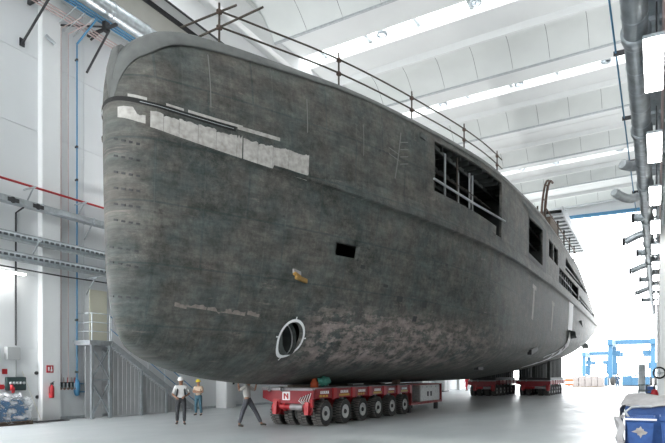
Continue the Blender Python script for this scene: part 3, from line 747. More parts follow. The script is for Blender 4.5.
# power pack coupled behind the near transporter
pp=thing('power_pack','pale grey power pack box in a red frame coupled behind the near transporter','machine',(-11.5,27,0))
obj('frame',MB().box(-12.5,-10.45,26.95,31.6,.38,.50).box(-12.5,-10.45,26.95,31.6,1.34,1.40).box(-10.6,-10.45,31.48,31.6,.5,1.34).box(-10.6,-10.45,26.95,27.07,.5,1.34).box(-12.5,-12.35,26.95,27.07,.5,1.34),M['redd'],pp)
obj('housing',MB().box(-12.35,-10.52,28.4,31.45,.5,1.34,bev=.03),M['rim'],pp)
obj('engine',MB().box(-12.2,-10.9,27.2,28.3,.5,1.2,bev=.06).tube([(-11,27.3,.8),(-11,28.2,1.0)],.12),M['redd'],pp)
for k in range(2): obj('grille',MB().box(-10.52,-10.505,29.4+k*.5,29.62+k*.5,.75,1.0),M['dark'],pp)
for k in range(4): obj('bolt_plate',MB().box(-10.52,-10.50,28.6+k*.7,28.75+k*.7,1.2,1.28),M['galv'],pp)
obj('drawbar',MB().bar((-11.5,26.7,.9),(-11.5,27.0,.9),.3,.2),M['dark'],pp)
for xx in (-12.3,-10.8):
    for yy_ in (27.1,31.2): obj('support_leg',MB().box(xx,xx+.2,yy_,yy_+.2,0,.38),M['dark'],pp)
# timber packing between deck and keel
def packing(x,y,z1,lab,n=2,sx=.9,sy=.5,z0=1.4):
    t=thing('timber_packing',lab,'packing',(x,y,z0),'timber packing under the hull')
    h=(z1-z0)/n
    for k in range(n): obj('timber',MB().box(x-sx/2,x+sx/2,y-sy/2,y+sy/2,z0+k*h,z0+(k+1)*h-.005),M['wood'],t)
for Y,l in ((19.0,'timber packing on the near transporter at its front end under the keel'),(22.2,'timber packing at mid-deck of the near transporter under the keel'),(25.6,'timber packing at the rear end of the near transporter under the keel')):
    packing(-11.8,Y,smooth(ZB,Y)+.01,l,1)
# raised cradles on the far transporters
def cradle(x0,x1,y0,y1,lab):
    t=thing('hull_cradle',lab,'cradle',((x0+x1)/2,y0,1.4),'steel cradles on the stern transporters')
    zz=lambda x,y: None
    def ztop(x,y):
        z=smooth(ZB,y)
        for _ in range(200):
            if hb(y,z)>=abs(x-XC): break
            z+=.02
        return z
    obj('base_beam',MB().box(x0,x1,y0,y1,1.4,1.62),M['dark'],t)
    k=0; y=y0+.15
    while y<y1-.1:
        for x in (x0+.15,(x0+x1)/2,x1-.15):
            z=min(ztop(x,y),4); 
            if z>1.7: obj('stanchion',MB().box(x-.12,x+.12,y-.14,y+.14,1.62,z),M['recess'],t)
        y+=.8
for a in ((-11.0,-8.25,55,63.2,'steel cradle posts between hull and far right transporter'),(-14.5,-12.25,51.6,59.6,'steel cradle posts between hull and far left transporter')): cradle(*a)
# cloth bundles on the near transporter deck
def bundle(name,px,py,X,r,sz,mt,lab,cat):
    p=atX(px,py,X); bm=bmesh.new(); bmesh.ops.create_icosphere(bm,subdivisions=3,radius=1)
    rn=random.Random(px)
    ph=[rn.uniform(0,6) for _ in range(6)]
    for v in bm.verts:
        c=v.co; k=1+.18*math.sin(5*c.x+ph[0])+.14*math.sin(6*c.y+ph[1]+3*c.z)+.10*math.sin(9*c.z+ph[2]+4*c.x)
        v.co=Vector((c.x*sz[0]*k,c.y*sz[1]*k,c.z*sz[2]*k))
    zmin=min(v.co.z for v in bm.verts); mb=MB(); bm.verts.index_update(); mb.add([v.co+V(p[0],p[1],1.40-zmin) for v in bm.verts],[[v.index for v in f.verts] for f in bm.faces],0,True); bm.free()
    return mb
b1=bundle('x',324,382,-10.62,0,(.16,.30,.17),'greenc','','')
solo('tarpaulin_bundle',b1,M['greenc'],'crumpled dark green tarpaulin on the near transporter deck under the bow','tarpaulin')
t=thing('hydraulic_jack','small orange and red jack behind the green tarpaulin on the near transporter','jack',(-10.95,18.5,1.4))
obj('body',MB().lathe([(0,0),(.15,0),(.14,.2),(.10,.22),(.10,.36),(0,.36)],(-10.95,18.55,1.4),n=14),M['orange'],t)
obj('lever',MB().tube([(-10.9,18.5,1.72),(-10.75,18.85,1.95),(-10.7,19.1,1.8)],.03,6),M['redb'],t)
t=thing('hydraulic_jack','rust brown jack at the rear end of the near transporter deck','jack',(-10.8,26,1.4))
obj('body',MB().box(-10.95,-10.7,25.7,26.1,1.4,1.62,bev=.03).tube([(-10.8,26.2,1.4),(-10.75,26.35,1.85)],.05),M['rust'],t)
obj('lever',MB().tube([(-10.8,25.9,1.6),(-10.75,25.6,1.85)],.03,6),M['rust'],t)

# ================================================================== LEFT WALL SERVICES
XW=XL+.45
def wz(px,py,X=XW): return V(*atX(px,py,X))
Y1,Y2=-2.0,74.0
def run(z,X,r,n=10,**k): return MB().tube([(X,Y1,z),(X,Y2,z)],r,n)
solo('sprinkler_pipe',run(wz(50,192).z,XW,.045),M['redb'],'bright red pipe running horizontally along the white left wall','pipe')
# cable tray
zt=wz(50,211).z
t=thing('cable_tray','grey cable tray running along the left wall just under the red pipe','cable tray',(XW,14,zt))
obj('tray_side',MB().box(XW+.15,XW+.18,Y1,Y2,zt-.10,zt+.12).box(XW-.2,XW-.17,Y1,Y2,zt-.10,zt+.12),M['galv'],t)
obj('tray_base',MB().box(XW-.17,XW+.15,Y1,Y2,zt-.10,zt-.08),M['galv'],t)
obj('cables',MB().tube([(XW,Y1,zt-.03),(XW,Y2,zt-.03)],.06,6).tube([(XW-.1,Y1,zt-.04),(XW-.1,Y2,zt-.04)],.05,6),M['dark'],t)
for k,(px) in enumerate((13,38)):
    y=atX(px,205,XW+.2)[1]; obj('cable_loop',MB().lathe([(.05,-.02),(.12,-.01),(.12,.01),(.05,.02),(.05,-.02)],(XW+.21,y,zt-.02),'X',16),M['dark'],t); obj('cable_loop',MB().box(XW+.185,XW+.21,y-.2,y+.25,zt-.09,zt+.06),M['dark'],t)
for k in range(12): obj('tray_joint',MB().box(XW+.18,XW+.20,10+k*2.4,10.06+k*2.4,zt-.13,zt+.15),M['steel'],t)
def spiral(z,X,r,lab):
    t=thing('spiral_duct',lab,'duct',(X,14,z))
    obj('duct_pipe',run(z,X,r,20),M['steel'],t)
    rb=MB(); y=8.0
    while y<40: rb.box(X+r-.03,X+r+.006,y,y+.15,z-.055,z+.035); y+=.24
    o=obj('air_slot',rb,M['slat'],t); o['kind']='stuff'
    obj('hanger_strip',MB().box(X-.03,X+.03,Y1,Y2,z-r-.10,z-r+.01).box(X-.02,X+.02,Y1,Y2,z+r-.01,z+r+.05),M['galv'],t)
    return t
spiral(wz(50,243.5).z,XW,.115,'upper of two ribbed silver ducts crossing the left wall')
spiral(wz(50,262.0).z,XW,.115,'lower of two ribbed silver ducts crossing the left wall')
zc=wz(50,273.5).z; solo('power_cable',MB().tube([(XW,Y1+i*(Y2-Y1)/30,zc-.03*(i%2)) for i in range(31)],.03,6),M['dark'],'thin black cable running below the lower silver duct on the left wall','cable')
# upward strip lights added unseen behind the hull to brighten the ceiling
for k in range(7):
    y=22+k*7.2; t=thing('strip_light','added unseen strip light on an arm behind the hull, brightening the ceiling','lamp',(XL+1.2,y,7.8),'added strip lights behind the hull')
    obj('housing',MB().box(XL+1.1,XL+1.3,y-1.5,y+1.5,7.7,7.78),M['white'],t); obj('arm',MB().box(XL,XL+1.2,y-.03,y+.03,7.62,7.7),M['galv'],t)
    obj('diffuser',MB().box(XL+1.12,XL+1.28,y-1.45,y+1.45,7.78,7.80),M['lamp'],t)
    lg=bpy.data.lights.new('added_uplight','AREA'); lg.shape='RECTANGLE'; lg.size=.2; lg.size_y=2.8; lg.energy=UPL; lo=bpy.data.objects.new('added_uplight',lg); COL.objects.link(lo); lo.parent=t; lo.location=(0,0,.05); lo.rotation_euler=(PI,0,0)
# brackets under the pipes
BL=['steel angle bracket under the red pipe, left of the grey column','steel angle bracket under the red pipe beside the blue pipe','steel angle bracket under the cable tray beside the bow','steel angle bracket under the silver ducts on the column','steel angle bracket under the black cable beside the bow']
for k,(px,py) in enumerate(((24,191),(75,206),(84,225),(30,244),(86,280))):
    p=wz(px,py,XL+.02); z=p.z
    t=thing('wall_bracket',BL[k],'bracket',p,'brackets on the left wall')
    obj('arm',MB().box(XL,XL+.75,p.y-.025,p.y+.025,z+.02,z+.08),M['galv'],t)
    obj('brace',MB().bar((XL+.02,p.y,z-.65),(XL+.6,p.y,z+.03),.04,.04),M['galv'],t)
# lamp on the wall
p0=wz(-25,268); p1=wz(25,268); zl=wz(12,272.5).z
t=thing('strip_light','lit white strip light hanging under the ducts at the left edge','lamp',(XW,p1.y-.8,zl))
obj('diffuser',MB().box(XW-.05,XW+.07,p1.y-1.6,p1.y,zl-.04,zl+.02),M['lamp'],t); obj('housing',MB().box(XW-.06,XW+.08,p1.y-1.6,p1.y,zl+.02,zl+.07),M['white'],t)
obj('hanger',MB().tube([(XW,p1.y-.3,zl+.07),(XW,p1.y-.3,zc-.0)],.012,5).tube([(XW,p1.y-1.3,zl+.07),(XW,p1.y-1.3,zc-.0)],.012,5),M['galv'],t)
# strip lights added out of view along the wall to brighten its lower part
for k in range(7):
    y=p1.y-4.2-k*4.2; t=thing('strip_light','added white strip light out of view under the ducts, brightening the lower wall','lamp',(XW,y,zl),'added strip lights on the near left wall')
    obj('diffuser',MB().box(XW-.05,XW+.07,y-1.6,y,zl-.04,zl+.02),M['lamp'],t); obj('housing',MB().box(XW-.06,XW+.08,y-1.6,y,zl+.02,zl+.07),M['white'],t)
    obj('wall_arm',MB().box(XL,XW-.06,y-.85,y-.75,zl+.02,zl+.06),M['galv'],t)
    lg=bpy.data.lights.new('added_lamp_light','AREA'); lg.shape='RECTANGLE'; lg.size=.2; lg.size_y=1.6; lg.energy=DN; lo=bpy.data.objects.new('added_lamp_light',lg); COL.objects.link(lo); lo.parent=t; lo.location=(0,-.8,-.06)
# vertical pipes
XP=XL+.12
def vpipe(px,y0,y1,r,mt,lab,elbow=None):
    a=wz(px,y0,XP); b=wz(px,y1,XP); Y=a.y
    pts=[(XP,Y,b.z),(XP,Y,a.z)]
    if elbow: pts+= [elbow]
    return solo('wall_pipe',MB().tube([pts[0],pts[1]],r,8).tube(pts[1:],r,8) if elbow else MB().tube(pts,r,8),M[mt],lab,'pipe')
vpipe(61,28,382,.018,'pink','thin brownish vertical pipe nearest the grey column on the left wall',elbow=(XL+1.3,wz(61,28,XP).y+.1,wz(61,28,XP).z+.15))
vpipe(68.3,34,382,.018,'pink','thin brownish vertical pipe between the blue pipe and its twin',elbow=(XL+1.3,wz(68.3,34,XP).y+.1,wz(68.3,34,XP).z+.15))
a=wz(77,44,XP)
t=thing('compressed_air_pipe','blue vertical pipe on the left wall ending in a filter above the floor','pipe',(XP,a.y,1))
obj('pipe',MB().tube([(XP,a.y,1.5),(XP,a.y,a.z)],.034,10).tube([(XP,a.y,a.z),(XL+1.15,a.y+.2,a.z+.9)],.042,10),M['blue'],t)
for py in (60,147,180,320,372): 
    z=wz(77,py,XP).z; obj('clamp',MB().lathe([(.05,-.05),(.05,.05)],(XP,a.y,z),n=12).box(XL+.01,XP,a.y-.03,a.y+.03,z-.03,z+.03),M['dark'],t)
obj('filter',MB().lathe([(0,0),(.09,.04),(.13,.2),(.13,.55),(.09,.65),(.04,.75),(0,.75)],(XP,a.y,.95),n=16),M['blue'],t)
obj('valve',MB().box(XP-.02,XP+.05,a.y,a.y+.35,1.1,1.16).box(XP-.02,XP+.05,a.y,a.y+.3,1.45,1.5).tube([(XP,a.y+.1,1.0),(XP,a.y+.1,1.6)],.025),M['blue'],t)
# manifold
p=wz(67,385,XL+.1); ya=wz(58,385,XL+.1).y; yb=wz(76,385,XL+.1).y
t=thing('gas_manifold','dark shelf of small valves at the foot of the brown pipes on the left wall','valve manifold',(XL,p.y,p.z-.15))
obj('back_plate',MB().box(XL,XL+.06,ya,yb,p.z-.16,p.z+.12),M['dgreen'],t)
for k in range(5):
    y=ya+.08+(yb-ya-.16)*k/4
    v=obj('valve',MB().tube([(XL+.12,y,p.z-.12),(XL+.12,y,p.z+.08)],.03,8).lathe([(.06,0),(.06,.03)],(XL+.12,y,p.z-.12),'X',12),M['galv'],t); obj('hand_wheel',MB().lathe([(0,0),(.05,0),(.05,.02),(0,.02)],(XL+.16,y,p.z-.16),'X',12),M['copper'],v)
    obj('riser',MB().tube([(XL+.12,y,p.z+.05),(XL+.12,y,p.z+.32)],.015,6),M['copper' if k%2 else 'redb'],t)
# conduit + boxes at far left
p=wz(16.5,352,XL+.1)
solo('conduit',MB().tube([(XL+.06,p.y,wz(16.5,345).z),(XL+.06,p.y,wz(16.5,210).z),(XL+.4,p.y+.1,wz(16.5,205).z)],.035,8),M['dark'],'dark vertical conduit dropping from the cable tray to a grey box','conduit')
t=thing('junction_box','grey junction box on the left wall over the dark socket panel','electric box',(XL,p.y,p.z))
obj('body',MB().box(XL+.005,XL+.22,wz(11,350).y,wz(24.5,350).y,wz(16,360,XL).z,wz(16,347.5,XL).z,bev=.02),M['grey'],t)
obj('cable',MB().tube([(XL+.06,p.y,wz(16,360,XL).z),(XL+.06,p.y,wz(16,377,XL).z)],.035,6),M['grey'],t)
solo('junction_box',MB().box(XL+.005,XL+.22,wz(-6,350).y,wz(2,350).y,wz(0,370,XL).z,wz(0,346,XL).z,bev=.02),M['grey'],'grey wall box cut by the left edge of the picture','electric box')
t=thing('socket_panel','dark green panel with a row of sockets on the left wall','socket panel',(XL,p.y,1.5))
ya,yb,za,zb=wz(7,384,XL+.15).y,wz(26,384,XL+.15).y,wz(16,390.5,XL+.15).z,wz(16,377,XL+.15).z
obj('body',MB().box(XL,XL+.18,ya,yb,za,zb,bev=.02),M['dgreen'],t)
for k in range(5): 
    y=ya+.12+(yb-ya-.24)*k/4; obj('socket',MB().lathe([(.0,0),(.05,0),(.05,.06),(0,.06)],(XL+.18,y,(za+zb)/2+.03),'X',12),M['galv'],t)
for k,(px,py,mt) in enumerate(((3,387,'redb'),(14,390.5,'redb'),(12.5,388,'redb'))):
    q=wz(px,py,XL+.25)
    if k==0: solo('wall_socket',MB().box(XL,XL+.2,q.y-.12,q.y+.12,q.z-.09,q.z+.09,bev=.03),M[mt],'red socket on the wall left of the dark panel','socket')
    else: obj('plug',MB().lathe([(0,-.1),(.06,-.1),(.06,.12),(0,.14)],(XL+.2,q.y,q.z),'Z',10),M[mt],t)
q=wz(4.5,371.5,XL); solo('fire_sign',MB().box(XL,XL+.02,q.y-.10,q.y+.10,q.z-.10,q.z+.10),M['redb'],'small red square sign near the left edge of the wall','sign')
# column signs: extinguisher with sign
XE=XL+.30
q=wz(50,369,XE)
t=thing('extinguisher_sign','red square extinguisher sign with white symbol on the column','sign',(XE,q.y,q.z))
obj('board',MB().box(XE-.02,XE+.01,q.y-.15,q.y+.15,q.z-.15,q.z+.15),M['redb'],t)
obj('symbol',MB().box(XE+.01,XE+.014,q.y-.10,q.y-.03,q.z-.08,q.z+.08).box(XE+.01,XE+.014,q.y+.02,q.y+.10,q.z-.1,q.z-.02).box(XE+.01,XE+.014,q.y+.04,q.y+.08,q.z-.02,q.z+.10),M['whp'],t)
q=wz(51.5,398,XE+.1)
t=thing('fire_extinguisher','red fire extinguisher mounted on the column under its sign','fire extinguisher',(XE+.1,q.y,q.z))
obj('cylinder',MB().lathe([(0,0),(.09,0),(.10,.04),(.10,.42),(.07,.50),(.03,.53),(0,.53)],(XE+.1,q.y,q.z),n=18),M['redb'],t)
obj('valve_head',MB().box(XE+.06,XE+.14,q.y-.03,q.y+.07,q.z+.53,q.z+.62).bar((XE+.1,q.y,q.z+.6),(XE+.1,q.y+.12,q.z+.66),.03,.02),M['dark'],t)
obj('hose',MB().tube([(XE+.1,q.y-.02,q.z+.56),(XE+.14,q.y-.11,q.z+.45),(XE+.14,q.y-.12,q.z+.2)],.015,6),M['dark'],t)
obj('hook',MB().box(XL+.28,XE+.02,q.y-.04,q.y+.04,q.z+.3,q.z+.4),M['galv'],t)
for k,(px,py,l) in enumerate(((39,373,'upper small black spot fitting on the left wall by the column'),(39.8,397,'lower small black spot fitting on the left wall by the column'))):
    q=wz(px-3,py,XL); solo('cable_gland',MB().lathe([(0,0),(.07,0),(.07,.06),(0,.06)],(XL,q.y,q.z),'X',12),M['dark'],l,'fitting','cable glands by the column')
q=wz(49,40,XE); solo('wall_spotlight',MB().bar((XE,q.y-.15,q.z+.12),(XE+.12,q.y+.18,q.z-.12),.12,.1),M['galv'],'small dark fitting high on the grey column','fitting')
# wrapped pallet of blue goods
gp=ground(4,424); 
t=thing('wrapped_pallet','blue goods on a pallet wrapped in clear plastic by the left wall','pallet',(-21,13.3,0))
obj('pallet',MB().box(-21.5,-20.6,12.2,14.05,0,.05).box(-21.5,-20.6,12.2,14.05,.1,.14).box(-21.5,-20.6,12.2,12.3,.05,.1).box(-21.5,-20.6,13.9,14.05,.05,.1).box(-21.5,-20.6,13.1,13.2,.05,.1),M['wood'],t)
obj('load',MB().box(-21.45,-20.68,12.3,13.95,.14,.92,bev=.06),M['tarp'],t)
def crumple(x0,x1,y0,y1,z0,z1,seed,amp=.03,nn=14):
    rn=random.Random(seed); ph=[rn.uniform(0,6) for _ in range(8)]; mb=MB()
    def d(p): return V(math.sin(p.y*9+ph[0]+p.z*7)+math.sin(p.z*15+ph[1]+p.y*5),math.sin(p.x*11+ph[2]+p.z*8),math.sin(p.x*9+ph[3]+p.y*8)+math.sin(p.y*17+ph[4]))*amp
    def face(o,u,v):
        return [[(lambda q:q+d(q))(V(*o)+V(*u)*i/nn+V(*v)*j/nn) for j in range(nn+1)] for i in range(nn+1)]
    X,Y_,Z=x1-x0,y1-y0,z1-z0
    mb.grid(face((x0,y0,z1),(X,0,0),(0,Y_,0))); mb.grid(face((x1,y0,z0),(0,Y_,0),(0,0,Z))); mb.grid(face((x0,y0,z0),(X,0,0),(0,0,Z))); mb.grid(face((x0,y1,z0),(X,0,0),(0,0,Z))); mb.grid(face((x0,y0,z0),(0,Y_,0),(0,0,Z)))
    return mb
fm=M['film'].copy(); fm.name='clear_wrap'; nt=fm.node_tree; b=nt.nodes['Principled BSDF']
fa=nt.nodes.new('ShaderNodeTexNoise'); fa.inputs['Scale'].default_value=5; fr_=nt.nodes.new('ShaderNodeMapRange'); fr_.inputs['From Min'].default_value=.42; fr_.inputs['From Max'].default_value=.62; fr_.inputs['To Min'].default_value=.12; fr_.inputs['To Max'].default_value=.8
nt.links.new(fa.outputs[0],fr_.inputs[0]); nt.links.new(fr_.outputs[0],b.inputs['Alpha'])
M['wrap']=fm
obj('plastic_wrap',crumple(-21.52,-20.62,12.25,14.02,.08,1.0,3),fm,t)
obj('plastic_bunch',crumple(-21.45,-20.9,12.9,13.8,.95,1.12,5,amp=.05),fm,t)
# broom / pole leaning by the wall
solo('floor_mat',MB().box(-21.6,-20.95,14.4,15.9,0,.03),M['dark'],'dark strip of mat on the floor at the foot of the column','mat')
solo('leaning_lath',MB().tube([(XL+.35,14.95,.02),(XL+.03,14.35,2.0)],.010,5),M['cream'],'thin pale lath leaning on the wall beside the column','lath')
# metal stair and landing along the wall
st=thing('steel_stair','galvanised steel stair with landing against the left wall behind the bow','stair',(-20.8,19,0))
XS=-20.75
def sw(px,py,X=XS): return V(*atX(px,py,X))
yA=sw(92,400).y; yB=sw(110,400).y; zL=sw(100,341).z
obj('landing',MB().box(XL,XS,yA-.1,yB+.1,zL-.18,zL).box(XL,XS+.05,yA-.15,yB+.15,zL-.03,zL+.02),M['galv'],st)
for y in (yA,yB):
    obj('post',MB().box(XS-.06,XS+.06,y-.06,y+.06,0,zL-.18),M['steel'],st)
obj('cross_brace',MB().bar((XS,yA,zL-.25),(XS,yB,zL*.5),.05,.05).bar((XS,yB,zL-.25),(XS,yA,zL*.5),.05,.05).bar((XS,yA,zL*.5-.05),(XS,yB,.1),.05,.05).bar((XS,yB,zL*.5-.05),(XS,yA,.1),.05,.05).bar((XS,yA,zL*.5),(XS,yB,zL*.5),.06,.06),M['steel'],st)
for k in range(3): obj('guard_rail',MB().tube([(XL+.1,yA,zL+.4+.38*k),(XS,yA,zL+.4+.38*k),(XS,yB,zL+.4+.38*k)],.022,6),M['steel'],st)
for y in (yA,yB): obj('guard_post',MB().tube([(XS,y,zL),(XS,y,zL+1.16)],.025,6),M['steel'],st)
yE=yB+5.4; 
for X in (XS,XL+.15): obj('stringer',MB().bar((X,yB+.1,zL-.1),(X,yE,.08),.06,.24),M['galv'],st)
NS=16
for k in range(NS):
    t_=(k+.5)/NS; obj('tread',MB().box(XL+.15,XS,yB+.1+(yE-yB-.1)*t_-.14,yB+.1+(yE-yB-.1)*t_+.14,zL*(1-t_)-.03,zL*(1-t_)),M['galv'],st)
obj('hand_rail',MB().tube([(XS,yB,zL+1.1),(XS,yE,1.05)],.025,6).tube([(XS,yB,zL+.55),(XS,yE,.5)],.02,6),M['blue'],st)
for k in range(6):
    t_=k/5; y=yB+.1+(yE-yB-.15)*t_; obj('guard_post',MB().tube([(XS,y,zL*(1-t_)),(XS,y,zL*(1-t_)+1.06)],.022,6),M['steel'],st)
for t_ in (.33,.62): obj('post',MB().box(XS-.05,XS+.05,yB+(yE-yB)*t_-.05,yB+(yE-yB)*t_+.05,0,zL*(1-t_)-.1),M['steel'],st)
cl=MB()
for i in range(40):
    y=yB+.15+i*.12
    z=zL*(1-(y-yB)/(yE-yB))-.25
    if z>.1: cl.box(XS-.12,XS-.10+(.02 if i%2 else 0),y,y+.12,.03,z)
cl.box(XS-.5,XS-.47,yA+.05,yB,.03,zL-.2)
obj('cladding_panel',cl,M['mesh'],st)
solo('cream_wall_panel',MB().box(XL+.01,XL+.06,sw(89,320,XL).y,sw(106,320,XL).y,zL,zL+2.3),M['cream'],'pale yellowish panel above the stair landing','door')  # plain pale yellow panel set on the wall
# lockers under the hull by the wall
t=thing('storage_cabinet','white metal cabinet against the left wall seen under the hull bottom','cabinet',(-21.2,25.8,0))
for k,(y0,y1) in enumerate(((25.0,26.35),(27.6,29.0))):
    pass
obj('body',MB().box(XL+.02,XL+.75,25.9,26.5,0,2.3,bev=.02),M['white'],t); obj('door',MB().box(XL+.75,XL+.77,25.95,26.45,.1,2.2),M['colw'],t)
q=sw(225,388,XL+.3); solo('wall_speaker',MB().box(XL+.29,XL+.42,27.0-.12,27.0+.12,1.3,1.5,bev=.03),M['dark'],'small black box on the far column seen under the hull','fitting')
# equipment against the left wall far back (seen under the hull)
rn=random.Random(5)
FL=['white cabinet by the far left wall beneath the hull, nearest of three','grey cabinet by the far left wall beneath the hull, middle of three','white cabinet by the far left wall beneath the hull, farthest of three']
for k,(Y,h,mt) in enumerate(((50,1.7,'white'),(57,1.5,'grey'),(64,1.8,'white'))):
    t=thing('storage_cabinet',FL[k],'cabinet',(XL+.6,Y,0),'cabinets along the far left wall')
    obj('body',MB().box(XL+.1,XL+1.2,Y-1.1,Y+1.1,.1,h,bev=.03),M[mt],t); obj('door',MB().box(XL+1.2,XL+1.23,Y-.98,Y-.04,.2,h-.1).box(XL+1.2,XL+1.23,Y+.04,Y+.98,.2,h-.1),M[mt],t); obj('plinth',MB().box(XL+.15,XL+1.1,Y-1,Y+1,0,.1),M['dark'],t)
# ---- ducts and pipes at the top of the left wall
XD=XL+1.15
za=atX(116,14,XD+.2)[2]
t=thing('ventilation_duct','large round silver duct high on the left wall above the blue pipes','duct',(XD+.2,20,za))
obj('duct_pipe',MB().tube([(XD+.2,-2,za),(XD+.2,74,za)],.36,24),M['steel'],t)
for k in range(22): obj('duct_flange',MB().lathe([(.365,-.03),(.39,0),(.365,.03)],(XD+.2,8+k*1.9,za),'Y',24),M['steel'],t)
for k,(dx,lab) in enumerate(((0,'blue pipe bundle member closest to the big silver duct'),(.1,'blue pipe, middle of the three under the big silver duct'),(.2,'blue pipe farthest below the big silver duct'))):
    z_=atX(98-k*4.5,15,XD-.12*k)[2]; solo('air_main',MB().tube([(XD-.12*k,-2,z_),(XD-.12*k,74,z_)],.042,8),M['blue'],lab,'pipe','blue pipes high on the left wall')
for k in range(3):
    z_=atX(79-k*5,22,XD-.45-.1*k)[2]; solo('gas_pipe',MB().tube([(XD-.45-.1*k,-2,z_),(XD-.45-.1*k,74,z_)],.03,6),M['pink'],['pinkish pipe nearest the blue pipes high on the left wall','pinkish pipe, middle of three high on the left wall','pinkish pipe closest to the left wall, high up'][k],'pipe','pinkish pipes high on the left wall')
# struts
q=V(*atX(106,27,XL+1.15)); 
t=thing('pipe_support','black steel support frame with diagonal struts carrying the high pipes, beside the bow','bracket',q)
w1=V(*atX(86.5,73,XL+.08)); w2=V(*atX(75.5,44,XL+.08)); w3=V(*atX(59,25,XL+.08))
obj('strut',MB().tube([w1,q+V(.1,.1,-.1)],.05,6),M['dark'],t); obj('strut',MB().tube([(XL+.08,q.y+.1,q.z-.2),q],.05,6),M['dark'],t); obj('strut',MB().tube([w3,q],.04,6),M['dark'],t)
obj('saddle',MB().box(XL+.01,XL+1.8,q.y-.06,q.y+.06,q.z-.12,q.z-.02).box(q.x-.1,q.x+.1,q.y-.12,q.y+.12,q.z-.2,q.z+.2),M['dark'],t)
q2=V(*atX(41,0,XL+1.15)); w4=V(*atX(23,42,XL+.08))
t=thing('pipe_support','black diagonal strut at the top left corner above the wall','bracket',w4)
obj('strut',MB().tube([w4,q2+V(.3,.3,.4)],.05,6),M['dark'],t); obj('foot_plate',MB().box(XL,XL+.05,w4.y-.1,w4.y+.1,w4.z-.15,w4.z+.15),M['dark'],t)
obj('saddle',MB().box(XL+.01,XL+1.8,q2.y+.2,q2.y+.32,q2.z+.3,q2.z+.45),M['dark'],t)
for k,(px,py) in enumerate(((63,20),(72,26),(81,31))):
    w=V(*atX(px-8,py+6,XL+.05)); solo('pipe_hanger',MB().tube([w,w+V(1.2,.1,.5)],.025,5),M['galv'],['thin grey hanger rod left of the brown pipe tops','thin grey hanger rod between the brown pipe tops','thin grey hanger rod over the blue pipe bend'][k],'hanger','hanger rods high on the left wall')

# ================================================================== RIGHT SIDE SERVICES
XQ,ZQ=-.36,8.5
t=thing('main_air_duct','long round steel duct overhead running down the right side of the hall','duct',(XQ,30,ZQ))
obj('duct_pipe',MB().tube([(XQ,3,ZQ),(XQ,72,ZQ)],.225,24),M['duct'],t)
for k in range(60):
    y=9+k*1.05; obj('duct_band',MB().lathe([(.225,-.02),(.238,0),(.225,.02)],(XQ,y,ZQ),'Y',24),M['steel'],t)
for k in range(6): obj('duct_collar',MB().lathe([(.23,-.12),(.27,-.1),(.27,.1),(.23,.12)],(XQ,12.9+k*5.2,ZQ),'Y',24),M['duct'],t)
nz=[(27.5,.45),(31,.95),(35.5,.5),(40,1.0),(45.5,.6),(51,1.0),(58,.7)]
for k,(Y,L) in enumerate(nz):
    n_=obj('outlet_nozzle',MB().tube([(XQ,Y,ZQ),(XQ-L*.5,Y,ZQ-.15),(XQ-L,Y+.1,ZQ-.1-.25*(k%2))],.17,12,caps=False),M['duct'],t)
    obj('nozzle_mouth',MB().lathe([(.17,0),(.19,-.03),(.19,-.12),(.15,-.12),(0,-.05)],(XQ-L,Y+.1,ZQ-.1-.25*(k%2)),'X',14),M['dark'],n_)
# flexible ribbed hoses under the ceiling
for k,(pts,r,lab) in enumerate((([(503,0),(0,0)],0,''),)): pass
def flex(p0,p1,p2,r,lab):
    pts=[]; 
    for i in range(41):
        t_=i/40; pts.append(Vector(p0)*(1-t_)**2+Vector(p1)*2*t_*(1-t_)+Vector(p2)*t_**2)
    solo('flexible_hose',MB().tube(pts,r,10,radii=[r*(1 if i%2 else .8) for i in range(41)]),M['galv'],lab,'hose')
flex((XQ-.2,21,8.5),(-.7,20.9,8.4),atY(622,164,20.6),.16,'short ribbed grey hose branching from the long duct near the second skylight')
flex((XQ-.2,24.6,8.5),(-.9,24.6,8.25),atY(614,192,23.8),.16,'long curved ribbed hose reaching left from the long duct, above the gate')
solo('conduit',MB().tube([(XQ-.42,6,ZQ+.35),(XQ-.42,70,ZQ+.35)],.02,6),M['blue'],'thin blue pipe running left of the long overhead duct','pipe')
for k in range(6): solo('pipe_clip',MB().box(XQ-.47,XQ-.2,10.5+k*3.7,10.56+k*3.7,ZQ+.3,ZQ+.39),M['dark'],'small dark clip holding the thin blue pipe beside the overhead duct','clip','clips on the thin blue pipe')
